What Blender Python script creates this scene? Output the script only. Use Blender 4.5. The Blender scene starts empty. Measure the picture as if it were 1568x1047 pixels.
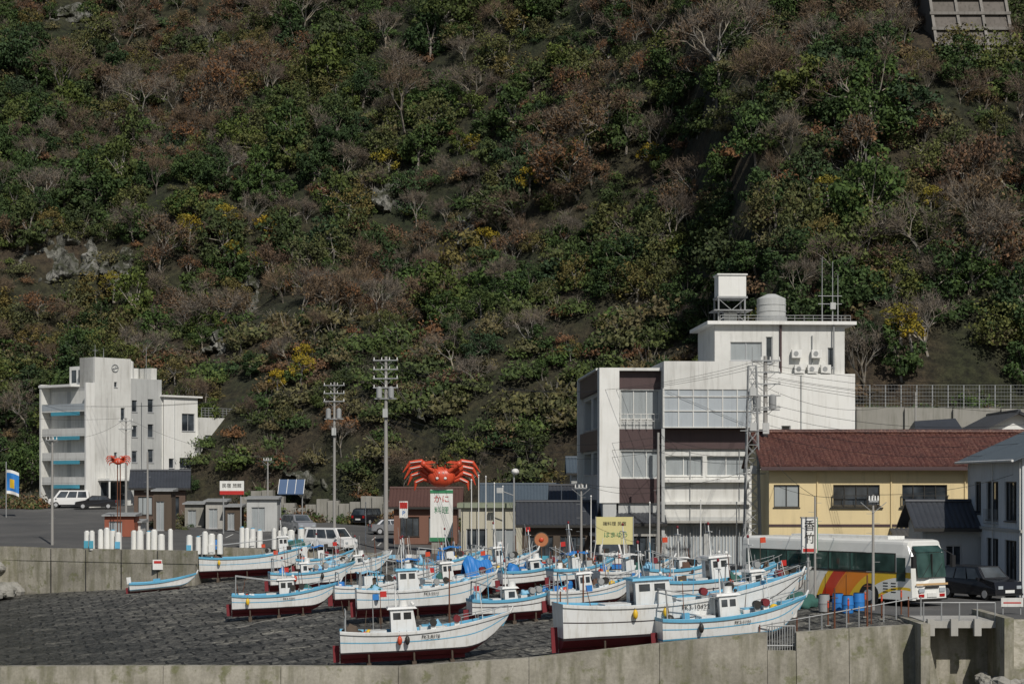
import bpy, math, random
import numpy as np
from mathutils import Vector, Matrix, noise
random.seed(7); np.random.seed(7)
F=3049.0; CU=784.0; HV=737.0; EYE=6.0
def wx(u,d): return (u-CU)/F*d
def wz(v,d): return EYE-(v-HV)/F*d
scene=bpy.context.scene
COL=scene.collection
# ------------------------------------------------------------------ materials
MATS={}
def newmat(name):
    m=bpy.data.materials.new(name); m.use_nodes=True
    nt=m.node_tree; b=nt.nodes['Principled BSDF']
    return m,nt,b
def c4(c): return (c[0],c[1],c[2],1)
def N(nt,t,**kw):
    n=nt.nodes.new(t)
    for k,v in kw.items(): setattr(n,k,v)
    return n
def ramp(nt,fac,stops,interp='LINEAR'):
    r=N(nt,'ShaderNodeValToRGB'); r.color_ramp.interpolation=interp
    el=r.color_ramp.elements
    while len(el)<len(stops): el.new(0.5)
    for e,(p,c) in zip(el,stops):
        e.position=p; e.color=c4(c) if len(c)==3 else c
    nt.links.new(fac,r.inputs[0]); return r.outputs[0]
def noisen(nt,vec,scale,detail=4,rough=.55):
    n=N(nt,'ShaderNodeTexNoise'); n.inputs['Scale'].default_value=scale; n.inputs['Detail'].default_value=detail
    n.inputs['Roughness'].default_value=rough
    nt.links.new(vec,n.inputs['Vector']); return n.outputs[0]
def pos(nt): return N(nt,'ShaderNodeNewGeometry').outputs['Position']
def mapping(nt,vec,scale=(1,1,1),rot=(0,0,0)):
    m=N(nt,'ShaderNodeMapping'); m.inputs['Scale'].default_value=scale; m.inputs['Rotation'].default_value=rot
    nt.links.new(vec,m.inputs['Vector']); return m.outputs[0]
def mixc(nt,fac,a,b,mode='MIX'):
    m=N(nt,'ShaderNodeMix',data_type='RGBA',blend_type=mode)
    if isinstance(fac,(int,float)): m.inputs[0].default_value=fac
    else: nt.links.new(fac,m.inputs[0])
    for i,x in ((6,a),(7,b)):
        if isinstance(x,tuple): m.inputs[i].default_value=c4(x)
        else: nt.links.new(x,m.inputs[i])
    return m.outputs[2]
def mathn(nt,op,a,b=None):
    m=N(nt,'ShaderNodeMath',operation=op)
    for i,x in enumerate((a,b)):
        if x is None: continue
        if isinstance(x,(int,float)): m.inputs[i].default_value=x
        else: nt.links.new(x,m.inputs[i])
    return m.outputs[0]
def bump(nt,b,h,strength=.3,dist=.05):
    bm=N(nt,'ShaderNodeBump'); bm.inputs['Strength'].default_value=strength; bm.inputs['Distance'].default_value=dist
    nt.links.new(h,bm.inputs['Height']); nt.links.new(bm.outputs[0],b.inputs['Normal'])
def paint(name,col,rough=.6,dirt=.35,dirtcol=None,streak=True,scale=1.0,metal=0):
    if name in MATS: return MATS[name]
    m,nt,b=newmat(name)
    P=pos(nt)
    n1=noisen(nt,P,.5*scale,5)
    dc=dirtcol or tuple(x*.45 for x in col)
    f1=ramp(nt,n1,[(.45,(0,0,0)),(.75,(1,1,1))])
    c=mixc(nt,mathn(nt,'MULTIPLY',f1,dirt*.6),tuple(col),dc)
    if streak:
        n2=noisen(nt,mapping(nt,P,(2.2*scale,2.2*scale,.16*scale)),1.6,5,.65)
        f2=ramp(nt,n2,[(.5,(0,0,0)),(.72,(1,1,1))])
        c=mixc(nt,mathn(nt,'MULTIPLY',f2,dirt),c,dc)
    nt.links.new(c,b.inputs['Base Color'])
    b.inputs['Roughness'].default_value=rough; b.inputs['Metallic'].default_value=metal
    n3=noisen(nt,P,9*scale,3); bump(nt,b,n3,.12,.03)
    MATS[name]=m; return m
def glass(name,col=(.02,.025,.03),rough=.08):
    m,nt,b=newmat(name)
    n=noisen(nt,pos(nt),.9,2); c=ramp(nt,n,[(.35,col),(.7,tuple(min(1,x*3+.02) for x in col))])
    nt.links.new(c,b.inputs['Base Color']); b.inputs['Roughness'].default_value=rough
    MATS[name]=m; return m
WHITE=paint('white_render',(.68,.68,.65),.75,.5,(.30,.29,.26))
WHITE2=paint('clean_white_paint',(.78,.78,.75),.6,.35,(.42,.40,.35))
GREYW=paint('grey_render',(.48,.49,.48),.8,.4)
CONC=paint('concrete',(.30,.29,.26),.9,.6,(.12,.12,.09))
CONCL=paint('pale_concrete',(.42,.41,.38),.9,.4,(.2,.19,.16))
BROWN=paint('brown_tile',(.075,.045,.045),.55,.3)
YEL=paint('yellow_render',(.74,.60,.34),.8,.3,(.4,.33,.2))
DARKF=paint('dark_frame',(.03,.028,.025),.5,.1)
ALU=paint('aluminium',(.5,.51,.52),.45,.2,metal=.3)
STEEL=paint('galvanised_steel',(.33,.34,.34),.5,.4)
POLE=paint('pole_concrete',(.33,.32,.30),.9,.3)
WOOD=paint('weathered_wood',(.10,.075,.055),.9,.4)
BLACK=paint('black_rubber',(.015,.015,.016),.8,.1)
RED=paint('red_paint',(.5,.03,.025),.45,.2)
ORANGE=paint('orange_red_paint',(.60,.075,.03),.4,.3,(.3,.02,.01))
BLUE=paint('blue_tarp',(.03,.2,.55),.5,.2)
TEAL=paint('teal_awning',(.08,.36,.48),.6,.2)
BOATW=paint('gelcoat_white',(.76,.77,.76),.35,.4,(.38,.34,.26),scale=2)
BOATB=paint('deck_blue',(.13,.42,.62),.45,.35,(.1,.22,.32),scale=2)
BOATR=paint('antifouling_red',(.19,.018,.025),.75,.4,(.06,.015,.015),scale=2)
BOATK=paint('boot_line_dark',(.04,.03,.035),.6,.2)
BOATY=paint('yellow_float',(.75,.48,.03),.5,.1)
RUST=paint('rust',(.16,.06,.03),.9,.4)
ROOFD=paint('dark_roof_tile',(.05,.055,.065),.5,.4,(.02,.02,.02))
ROOFB=paint('blue_grey_roof',(.08,.105,.13),.5,.3)
GLASS=glass('dark_window_glass'); GLASSG=glass('green_tinted_glass',(.012,.03,.025),.05)
CURT=paint('curtained_window',(.34,.37,.38),.25,.4)
PANEL=paint('frosted_panel',(.42,.46,.49),.3,.3)
GREENP=paint('green_paint',(.04,.22,.10),.5,.2)
CARW=paint('car_white',(.75,.75,.74),.25,.05,streak=False); CARB=paint('car_black',(.015,.016,.02),.2,.05,streak=False)
CARS=paint('car_silver',(.35,.36,.38),.3,.05,streak=False,metal=.5)
LAMPR=paint('tail_red',(.4,.01,.01),.3,0,streak=False)
SIGNY=paint('sign_yellow',(.66,.6,.28),.6,.2)

def m_red_tile():
    m,nt,b=newmat('red_roof_tile'); P=pos(nt)
    w=N(nt,'ShaderNodeTexWave',wave_type='BANDS',bands_direction='Y'); w.inputs['Scale'].default_value=1.15; w.inputs['Distortion'].default_value=.6
    nt.links.new(P,w.inputs['Vector'])
    n=noisen(nt,P,1.7,6,.7); n2=noisen(nt,P,9,2)
    c=ramp(nt,n,[(.3,(.05,.02,.017)),(.55,(.10,.034,.024)),(.75,(.16,.075,.05))])
    c=mixc(nt,mathn(nt,'MULTIPLY',ramp(nt,w.outputs[1],[(.0,(1,1,1)),(.35,(0,0,0))]),.6),c,(.02,.01,.01))
    c=mixc(nt,mathn(nt,'MULTIPLY',ramp(nt,n2,[(.54,(0,0,0)),(.64,(1,1,1))]),.6),c,(.28,.15,.11))
    nt.links.new(c,b.inputs['Base Color']); b.inputs['Roughness'].default_value=.6; return m
REDT=m_red_tile()
def m_asphalt():
    m,nt,b=newmat('asphalt'); P=pos(nt)
    n=noisen(nt,P,.25,6); n2=noisen(nt,P,30,2)
    c=ramp(nt,n,[(.3,(.065,.065,.064)),(.55,(.10,.098,.093)),(.75,(.15,.145,.135))])
    c=mixc(nt,.3,c,ramp(nt,n2,[(.3,(.03,.03,.03)),(.7,(.16,.16,.16))]))
    nt.links.new(c,b.inputs['Base Color']); b.inputs['Roughness'].default_value=.9; bump(nt,b,n2,.3,.02); return m
ASPH=m_asphalt()
def m_slip():
    m,nt,b=newmat('slipway_blocks'); P=pos(nt)
    V=mapping(nt,P,(1,1,1),(0,0,math.radians(-14)))
    nw=N(nt,'ShaderNodeTexNoise'); nw.inputs['Scale'].default_value=.5; nw.inputs['Detail'].default_value=4; nt.links.new(V,nw.inputs['Vector'])
    va=N(nt,'ShaderNodeVectorMath',operation='MULTIPLY_ADD'); nt.links.new(nw.outputs['Color'],va.inputs[0]); va.inputs[1].default_value=(1.0,.8,0); nt.links.new(V,va.inputs[2])
    br=N(nt,'ShaderNodeTexBrick'); nt.links.new(va.outputs[0],br.inputs['Vector'])
    br.inputs['Scale'].default_value=1; br.inputs['Brick Width'].default_value=1.5; br.inputs['Row Height'].default_value=1.5
    br.inputs['Mortar Size'].default_value=.08; br.inputs['Mortar Smooth'].default_value=.3
    br.inputs['Color1'].default_value=(.06,.06,.056,1); br.inputs['Color2'].default_value=(.13,.127,.116,1); br.inputs['Mortar'].default_value=(.012,.012,.012,1)
    n=noisen(nt,P,.3,6,.65); n2=noisen(nt,mapping(nt,P,(1,.5,1)),3.2,7,.8)
    c=mixc(nt,.8,br.outputs[0],ramp(nt,n,[(.3,(.4,.4,.4)),(.5,(1,1,1)),(.7,(2.0,1.95,1.8))]),'MULTIPLY')
    c=mixc(nt,.85,c,ramp(nt,n2,[(.38,(.3,.3,.3)),(.5,(1,1,1)),(.62,(2.8,2.75,2.6))]),'MULTIPLY')
    sp=N(nt,'ShaderNodeSeparateXYZ'); nt.links.new(P,sp.inputs[0])
    wet=N(nt,'ShaderNodeMapRange'); nt.links.new(mathn(nt,'ADD',sp.outputs[2],mathn(nt,'MULTIPLY',n,1.2)),wet.inputs[0]); wet.inputs[1].default_value=-3.3; wet.inputs[2].default_value=-2.0
    c=mixc(nt,wet.outputs[0],mixc(nt,.55,c,(.012,.014,.012)),c)
    nt.links.new(c,b.inputs['Base Color'])
    r=N(nt,'ShaderNodeMapRange'); nt.links.new(wet.outputs[0],r.inputs[0]); r.inputs[3].default_value=.3; r.inputs[4].default_value=.8; nt.links.new(r.outputs[0],b.inputs['Roughness'])
    h=mathn(nt,'ADD',mathn(nt,'MULTIPLY',br.outputs[1],-1.2),mathn(nt,'MULTIPLY',n2,.9)); bump(nt,b,h,1,.16); return m
SLIP=m_slip()
def m_water():
    m,nt,b=newmat('harbour_water'); P=pos(nt)
    b.inputs['Base Color'].default_value=(.008,.012,.012,1); b.inputs['Roughness'].default_value=.1
    b.inputs['Specular IOR Level'].default_value=.25
    bump(nt,b,noisen(nt,mapping(nt,P,(.8,2.0,1)),2.2,6,.65),.8,.10); return m
WATER=m_water()
def m_seawall():
    m,nt,b=newmat('seawall_concrete'); P=pos(nt)
    n=noisen(nt,P,.5,6,.6); n2=noisen(nt,mapping(nt,P,(1.6,1.6,.25)),1.1,5,.6); n3=noisen(nt,P,7,4,.7); n4=noisen(nt,P,1.1,5,.7)
    c=ramp(nt,n,[(.3,(.22,.205,.165)),(.6,(.38,.355,.295))])
    c=mixc(nt,mathn(nt,'MULTIPLY',ramp(nt,n2,[(.46,(0,0,0)),(.64,(1,1,1))]),.65),c,(.14,.135,.08))
    c=mixc(nt,mathn(nt,'MULTIPLY',ramp(nt,n4,[(.56,(0,0,0)),(.64,(1,1,1))]),.6),c,(.13,.14,.05))
    c=mixc(nt,.5,c,ramp(nt,n3,[(.3,(.6,.6,.6)),(.55,(1,1,1)),(.7,(1.25,1.25,1.25))]),'MULTIPLY')
    sp=N(nt,'ShaderNodeSeparateXYZ'); nt.links.new(P,sp.inputs[0])
    al=N(nt,'ShaderNodeMapRange'); nt.links.new(mathn(nt,'ADD',sp.outputs[2],mathn(nt,'MULTIPLY',n2,.8)),al.inputs[0]); al.inputs[1].default_value=-3.4; al.inputs[2].default_value=-2.7
    c=mixc(nt,al.outputs[0],(.035,.038,.025),c)
    nt.links.new(c,b.inputs['Base Color']); b.inputs['Roughness'].default_value=.95; bump(nt,b,n3,.2,.02); return m
SEAW=m_seawall()
def m_hill():
    m,nt,b=newmat('hillside_soil'); P=pos(nt)
    n=noisen(nt,P,.06,6,.6); n2=noisen(nt,P,1.3,6,.75)
    c=ramp(nt,n,[(.35,(.022,.030,.012)),(.5,(.036,.036,.018)),(.65,(.06,.044,.028)),(.72,(.034,.038,.016))])  # soil tones darkened so gaps between the trees look like shadow
    c=mixc(nt,.9,c,ramp(nt,n2,[(.35,(.25,.25,.25)),(.5,(.9,.9,.9)),(.65,(1.7,1.7,1.6))]),'MULTIPLY')
    nt.links.new(c,b.inputs['Base Color']); b.inputs['Roughness'].default_value=1; bump(nt,b,n2,1,.5); return m
HILL=m_hill()
def m_rock():
    m,nt,b=newmat('cliff_rock'); P=pos(nt)
    n=noisen(nt,P,.3,7,.7); n2=noisen(nt,mapping(nt,P,(1,1,.35),(0,.3,0)),.8,8,.8); n3=noisen(nt,P,.5,7,.75)
    c=ramp(nt,n,[(.3,(.08,.08,.065)),(.48,(.17,.17,.145)),(.66,(.33,.325,.295))])
    c=mixc(nt,1.0,c,ramp(nt,n2,[(.38,(.15,.15,.15)),(.48,(.8,.8,.8)),(.64,(1.4,1.4,1.4))]),'MULTIPLY')
    c=mixc(nt,ramp(nt,n3,[(.5,(0,0,0)),(.56,(1,1,1))]),c,(.045,.05,.026))
    nt.links.new(c,b.inputs['Base Color']); b.inputs['Roughness'].default_value=.95; bump(nt,b,n2,1,.5); return m
ROCK=m_rock()
def m_leaf(name,cols,accent=None):
    m,nt,b=newmat(name)
    oi=N(nt,'ShaderNodeObjectInfo').outputs['Random']
    c=ramp(nt,oi,[(i/(len(cols)-1) if len(cols)>1 else 0,c) for i,c in enumerate(cols)])
    P=pos(nt); n=noisen(nt,P,1.3,2,.6)
    c=mixc(nt,1.0,c,ramp(nt,n,[(.3,(.45,.5,.5)),(.5,(.95,.95,.95)),(.7,(1.6,1.5,1.2))]),'MULTIPLY')
    nt.links.new(c,b.inputs['Base Color']); b.inputs['Roughness'].default_value=.75
    b.inputs['Specular IOR Level'].default_value=.2
    return m
LEAFG=m_leaf('evergreen_foliage',[(.030,.055,.022),(.055,.09,.028),(.034,.062,.026),(.09,.12,.030),(.05,.068,.030),(.065,.11,.030),(.038,.066,.033),(.11,.13,.035)])
LEAFO=m_leaf('olive_foliage',[(.105,.11,.040),(.08,.10,.038),(.15,.12,.042),(.09,.10,.048),(.12,.135,.038)])
LEAFR=m_leaf('rust_foliage',[(.15,.080,.046),(.12,.082,.05),(.18,.088,.04),(.115,.078,.055),(.15,.11,.055)])
LEAFY=m_leaf('yellow_foliage',[(.30,.22,.025),(.19,.17,.03),(.36,.26,.025)])
LEAFS=m_leaf('scrub_foliage',[(.075,.105,.035),(.10,.11,.048),(.13,.11,.058),(.065,.095,.036),(.09,.13,.038)])
BARK=m_leaf('grey_bark',[(.22,.20,.175),(.28,.26,.235),(.17,.15,.13)])
TWIG=m_leaf('fine_twigs',[(.15,.125,.10),(.19,.165,.14),(.13,.10,.08),(.17,.125,.085)])
# ------------------------------------------------------------------ builder
class Bld:
    def __init__(s,name,loc=(0,0,0),yaw=0,multi=False,pitch=0):
        s.name=name; s.multi=multi; s.parts={}; s.cur='body'
        s.M=Matrix.Translation(Vector(loc))@Matrix.Rotation(math.radians(yaw),4,'Z')@Matrix.Rotation(-math.radians(pitch),4,'Y')
        s.texts=[]; s.o=Vector((0,0,0))
    def part(s,n): s.cur=n; return s
    def _g(s): return s.parts.setdefault(s.cur if s.multi else 'body',[[],[],[],[],[]])
    def add(s,vs,fs,mat,smooth=False):
        g=s._g(); k=len(g[0]); g[0].extend([(v[0]+s.o.x,v[1]+s.o.y,v[2]+s.o.z) for v in vs])
        if mat not in g[4]: g[4].append(mat)
        mi=g[4].index(mat)
        for f in fs:
            g[1].append(tuple(i+k for i in f)); g[2].append(mi); g[3].append(smooth)
    def box(s,x0,x1,y0,y1,z0,z1,mat):
        if x0>x1:x0,x1=x1,x0
        if y0>y1:y0,y1=y1,y0
        v=[(x0,y0,z0),(x1,y0,z0),(x1,y1,z0),(x0,y1,z0),(x0,y0,z1),(x1,y0,z1),(x1,y1,z1),(x0,y1,z1)]
        s.add(v,[(0,3,2,1),(4,5,6,7),(0,1,5,4),(1,2,6,5),(2,3,7,6),(3,0,4,7)],mat)
    def prism(s,bot,top,mat,smooth=False):
        n=len(bot); v=list(bot)+list(top)
        f=[tuple(range(n-1,-1,-1)),tuple(range(n,2*n))]+[(i,(i+1)%n,n+(i+1)%n,n+i) for i in range(n)]
        s.add(v,f,mat,smooth)
    def cyl(s,p0,p1,r0,r1,mat,n=8,caps=True):
        p0=Vector(p0);p1=Vector(p1); d=(p1-p0)
        if d.length<1e-6: return
        d.normalize(); a=d.orthogonal().normalized(); b=d.cross(a)
        v=[];
        for p,r in ((p0,r0),(p1,r1)):
            for i in range(n):
                t=2*math.pi*i/n; v.append(tuple(p+a*(r*math.cos(t))+b*(r*math.sin(t))))
        s.add(v,[(i,(i+1)%n,n+(i+1)%n,n+i) for i in range(n)],mat,n>5)
        if caps: s.add(v,[tuple(range(n-1,-1,-1)),tuple(range(n,2*n))],mat)
    def ell(s,c,r,mat,seg=14,rings=9,fn=None):
        v=[];f=[]
        for j in range(rings+1):
            th=math.pi*j/rings
            for i in range(seg):
                ph=2*math.pi*i/seg
                d=(math.sin(th)*math.cos(ph),math.sin(th)*math.sin(ph),math.cos(th))
                k=fn(d) if fn else 1
                v.append((c[0]+r[0]*d[0]*k,c[1]+r[1]*d[1]*k,c[2]+r[2]*d[2]*k))
        for j in range(rings):
            for i in range(seg):
                a=j*seg+i;b=j*seg+(i+1)%seg
                f.append((a,a+seg,b+seg,b))
        s.add(v,f,mat,True)
    def wall(s,o,ax,W,H,ops,mat,gl=None,fr=None,depth=.15,nrm=None):
        gl=gl or GLASS; fr=fr or ALU
        o=Vector(o); ax=Vector(ax).normalized(); nrm=Vector(nrm)
        up=Vector((0,0,1))
        P=lambda x,z,d=0:tuple(o+ax*x+up*z-nrm*d)
        xs=sorted(set([0,W]+[q for op in ops for q in op[:2]])); zs=sorted(set([0,H]+[q for op in ops for q in op[2:4]]))
        flip=ax.cross(up).dot(nrm)<0
        def q(a,b,c,d,m):
            s.add([a,b,c,d],[(3,2,1,0) if flip else (0,1,2,3)],m)
        for i in range(len(xs)-1):
            for j in range(len(zs)-1):
                cx=(xs[i]+xs[i+1])/2;cz=(zs[j]+zs[j+1])/2
                if any(a<cx<b and c<cz<d for a,b,c,d,*_ in ops): continue
                q(P(xs[i],zs[j]),P(xs[i+1],zs[j]),P(xs[i+1],zs[j+1]),P(xs[i],zs[j+1]),mat)
        for op in ops:
            a,b,c,d,mu=op[:5]; g=op[5] if len(op)>5 else gl
            q(P(a,c),P(a,c,depth),P(a,d,depth),P(a,d),mat); q(P(b,c,depth),P(b,c),P(b,d),P(b,d,depth),mat)
            q(P(a,c),P(b,c),P(b,c,depth),P(a,c,depth),mat); q(P(a,d,depth),P(b,d,depth),P(b,d),P(a,d),mat)
            q(P(a,c,depth),P(b,c,depth),P(b,d,depth),P(a,d,depth),g)
            t=.06
            def bar(x0,x1,z0,z1):
                v=[P(x0,z0,depth-.003),P(x1,z0,depth-.003),P(x1,z1,depth-.003),P(x0,z1,depth-.003),P(x0,z0,depth-.06),P(x1,z0,depth-.06),P(x1,z1,depth-.06),P(x0,z1,depth-.06)]
                s.add(v,[(4,5,6,7),(0,1,5,4),(1,2,6,5),(2,3,7,6),(3,0,4,7)],fr)
            bar(a,b,c,c+t);bar(a,b,d-t,d);bar(a,a+t,c+t,d-t);bar(b-t,b,c+t,d-t)
            for k in range(1,mu):
                x=a+(b-a)*k/mu; bar(x-t/2,x+t/2,c+t,d-t)
            v=[P(a-.05,c-.06,-.06),P(b+.05,c-.06,-.06),P(b+.05,c-.003,-.06),P(a-.05,c-.003,-.06),P(a-.05,c-.06,.0),P(b+.05,c-.06,0),P(b+.05,c-.003,0),P(a-.05,c-.003,0)]
            s.add(v,[(0,1,2,3),(3,2,6,7),(0,4,5,1)],fr)
    def text(s,txt,loc,size,mat,rot=(90,0,0),ext=.005,align='CENTER'):
        s.texts.append((txt,loc,size,mat,rot,ext,align))
    def build(s):
        objs=[]
        for pn,g in s.parts.items():
            nm=pn if s.multi else s.name
            me=bpy.data.meshes.new(nm); me.from_pydata([tuple(v) for v in g[0]],[],g[1])
            for m in g[4]: me.materials.append(m)
            me.polygons.foreach_set('material_index',g[2]); me.polygons.foreach_set('use_smooth',g[3]); me.update()
            ob=bpy.data.objects.new(nm,me); COL.objects.link(ob); objs.append(ob)
        if s.multi:
            e=bpy.data.objects.new(s.name,None); COL.objects.link(e); e.matrix_world=s.M
            for o in objs: o.parent=e
            root=e
        else:
            root=objs[0]; root.matrix_world=s.M
        for i,(txt,loc,size,mat,rot,ext,al) in enumerate(s.texts):
            cu=bpy.data.curves.new('t','FONT'); cu.body=txt; cu.size=size; cu.extrude=ext; cu.align_x=al; cu.align_y='CENTER'
            to=bpy.data.objects.new('t',cu); me=bpy.data.meshes.new_from_object(to)
            bpy.data.objects.remove(to); me.materials.clear(); me.materials.append(mat)
            o=bpy.data.objects.new('lettering',me); COL.objects.link(o); o.parent=root
            o.location=Vector(loc)+s.o; o.rotation_euler=[math.radians(a) for a in rot]
        return root
# ------------------------------------------------------------------ terrain functions
WATERZ=-4.15
def dist(x,y): return (x+19.6)*.93+(y-104)*.365
def slipz(x,y):
    d=dist(x,y)
    if d<22: return -3.6+.1*d
    return min(0,-1.4+.2*(d-22))
EX=[-200,-41,-25,-24,-10,-6.3,15.3,17.9,90]; EY=[168,165,157,166,160,150,95,87,87]
def edge(x): return float(np.interp(x,EX,EY))
def G(x,y):
    return .05*max(0,y-152)*float(np.interp(x,[-40,-10,20],[1,.6,.0])) if y>152 else 0.0
def gz(x,y):
    return G(x,y) if y>=edge(x)-.01 else slipz(x,y)
def yb(x): return float(np.interp(x,[-140,-60,-20,5,20,24,80],[240,236,214,198,186,172,168]))
def hz(x,y):
    base=float(np.interp(x,[-60,0,21,24,80],[3,2,2,11.3,11.3]))
    dy=y-yb(x)
    if dy<0: return base+dy*1.0-.3
    v=Vector((x*.018,y*.018,0)); 
    r=noise.noise(v)*14+noise.noise(v*3.1+Vector((5,2,1)))*5+noise.noise(v*9+Vector((1,7,3)))*1.6
    xr=2+(dy)*.45; rv=-3*math.exp(-((x-xr)/9)**2)
    k=min(1,dy/35)
    steep=5*min(1,dy/6)
    return base+.74*dy+(r+rv)*k+steep-.3
def ground_hit(u,v):
    for i in range(2000):
        y=75+i*.1; z=wz(v,y); x=wx(u,y)
        if z<=gz(x,y): return x,y,gz(x,y)
    return wx(u,200),200,3
def hill_hit(u,v):
    for i in range(600):
        y=160+i*.5; z=wz(v,y); x=wx(u,y)
        if z<=hz(x,y): return x,y,z
    return wx(u,300),300,wz(v,300)
def sheet(name,V,Fc,mat,smooth=True):
    me=bpy.data.meshes.new(name); me.from_pydata(V,[],Fc); me.materials.append(mat)
    me.polygons.foreach_set('use_smooth',[smooth]*len(Fc)); me.update()
    o=bpy.data.objects.new(name,me); COL.objects.link(o); return o
# street
xs=sorted(set([-300,-200,-120]+list(np.arange(-80,91,2.0))+EX+[150,300])); NR=70
V=[];Fc=[]
for x in xs:
    e=edge(x)
    for j in range(NR): 
        y=e+(300-e)*(j/(NR-1)); V.append((x,y,G(x,y)))
for i in range(len(xs)-1):
    for j in range(NR-1):
        a=i*NR+j; Fc.append((a,a+NR,a+NR+1,a+1))
sheet('street_pavement',V,Fc,ASPH)
LINE=paint('road_marking_white',(.6,.6,.57),.8,.6)
b=Bld('road_markings')
for (u,v,n_,dx,dy_,L) in ((300,822,9,2.6,.0,4.5),(440,835,5,2.5,.3,4.5)):
    x,y,g=ground_hit(u,v)
    for i in range(n_):
        X=x+dx*i;Y=y+dy_*i; b.add([(X,Y,G(X,Y)+.006),(X+.14,Y,G(X,Y)+.006),(X+.14,Y+L,G(X,Y+L)+.006),(X,Y+L,G(X,Y+L)+.006)],[(0,1,2,3)],LINE)
b.build()
# quay face
b=Bld('quay_wall')
for i in range(len(EX)-1):
    x0,y0,x1,y1=EX[i],EY[i],EX[i+1],EY[i+1]
    b.add([(x0,y0,-5),(x1,y1,-5),(x1,y1,G(x1,y1)-.004),(x0,y0,G(x0,y0)-.004)],[(0,1,2,3)],SEAW)
for (x0,y0,x1,y1) in [(-60,166,-41,165),(-41,165,-25,157)]:
    d=Vector((x1-x0,y1-y0,0)).normalized(); n=Vector((-d.y,d.x,0))
    p=[Vector((x0,y0,0))-n*.05,Vector((x1,y1,0))-n*.05,Vector((x1,y1,0))+n*.4,Vector((x0,y0,0))+n*.4]
    b.prism([tuple(q+Vector((0,0,-.5))) for q in p],[tuple(q+Vector((0,0,.55))) for q in p],SEAW)
    k=int((p[1]-p[0]).length/3)
    for i in range(1,k):
        q=p[0].lerp(p[1],i/k); b.box(q.x-.025,q.x+.025,q.y-.06,q.y+.1,-4,.5,BLACK)
b.build()
# near wall line
pts=[(-80,1020,88.0),(0,1020,88.0),(250,1019,88.0),(610,1020,88.0),(810,1007,87.4),(1010,985,86.8),(1175,968,86.2),(1219,968,86.0),(1300,962,85.8),(1402,956,85.6)]
W=[(wx(u,d),d,wz(v,d)) for u,v,d in pts]
WXs=[-90]+[w_[0] for w_ in W]+[40]; WYs=[88]+[w_[1] for w_ in W]+[85.6]
# slipway (starts at the inner face of the sea wall)
V=[];Fc=[];gx=np.arange(-70,24,1.5);gy=np.arange(84,172,1.5)
for x in gx:
    wy=float(np.interp(x,WXs,WYs))+.4
    for y in gy:
        y=max(y,wy)
        V.append((x,y,(slipz(x,y)+.06*noise.noise((x*.6,y*.6,0))*(1 if slipz(x,y)<-.3 else 0)) - (.02 if slipz(x,y)>=-.001 else 0)))
n=len(gy)
for i in range(len(gx)-1):
    for j in range(n-1):
        a=i*n+j
        if min(V[a][2],V[a+n+1][2])>=-.021 and dist(V[a][0],V[a][1])>31: continue
        if V[a][1]==V[a+1][1] and V[a+n][1]==V[a+n+1][1]: continue
        Fc.append((a,a+n,a+n+1,a+1))
sheet('boat_slipway',V,Fc,SLIP)
sheet('harbour_water',[(-400,-50,WATERZ),(400,-50,WATERZ),(400,168,WATERZ),(-400,168,WATERZ)],[(0,1,2,3)],WATER)
# hill
V=[];Fc=[];gx=np.arange(-170,190,2.5);gy=np.arange(150,470,2.5)
for x in gx:
    for y in gy: V.append((x,y,hz(x,y)))
n=len(gy)
for i in range(len(gx)-1):
    for j in range(n-1):
        a=i*n+j; Fc.append((a,a+n,a+n+1,a+1))
sheet('hillside',V,Fc,HILL)
# ------------------------------------------------------------------ near sea wall
b=Bld('sea_wall')
for i in range(len(W)-1):
    x0,y0,z0=W[i]; x1,y1,z1=W[i+1]
    if i==6: z0=z1=-1.3
    k=max(1,int(abs(x1-x0)/4))
    for j in range(k):
        t0=j/k;t1=(j+1)/k
        a=(x0+(x1-x0)*t0+.012,y0+(y1-y0)*t0,z0+(z1-z0)*t0); c=(x0+(x1-x0)*t1-.012,y0+(y1-y0)*t1,z0+(z1-z0)*t1)
        th=.6
        b.prism([(a[0],a[1]-.25,-5),(c[0],c[1]-.25,-5),(c[0],c[1]+th,-5),(a[0],a[1]+th,-5)],[(a[0],a[1],a[2]),(c[0],c[1],c[2]),(c[0],c[1]+th,c[2]),(a[0],a[1]+th,a[2])],SEAW)
b.build()
b=Bld('gate_railing')
x0=W[6][0];x1=W[7][0]
for i in range(12):
    x=x0+(x1-x0)*i/11; b.cyl((x,86.3,-1.3),(x,86.3,-.25),.02,.02,STEEL,5)
for z in (-.25,-1.1): b.cyl((x0,86.3,z),(x1,86.3,z),.03,.03,STEEL,5)
b.build()
b=Bld('culvert_bridge')
xa=wx(1404,87);xb=wx(1512,87)
b.box(xa,xb,85.5,89,-.28,.02,CONCL)
for x in np.arange(xa+.1,xb,1.0): b.box(x,x+.3,85.2,85.49,-.6,.12,CONCL)
b.box(xa-.4,xa-.003,84.2,90,-5,-.02,SEAW); b.box(xb+.003,xb+.4,84,90,-5,.25,SEAW)
b.box(xa-.3,xb+.3,89.01,89.4,-5,-.03,BLACK)  # black panel stands in for the shade inside the culvert opening
b.prism([(xa,84.6,-5),(xa+1.0,84.6,-5),(xa+1.0,88,-5),(xa,88,-5)],[(xa,84.6,-.9),(xa+.05,84.6,-.9),(xa+.05,88,-.9),(xa,88,-.9)],SEAW)
b.cyl((xa,85.6,.8),(xb,85.6,.8),.03,.03,STEEL,5)
for x in np.linspace(xa,xb,5): b.cyl((x,85.6,0),(x,85.6,.8),.03,.03,STEEL,5)
b.build()
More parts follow.
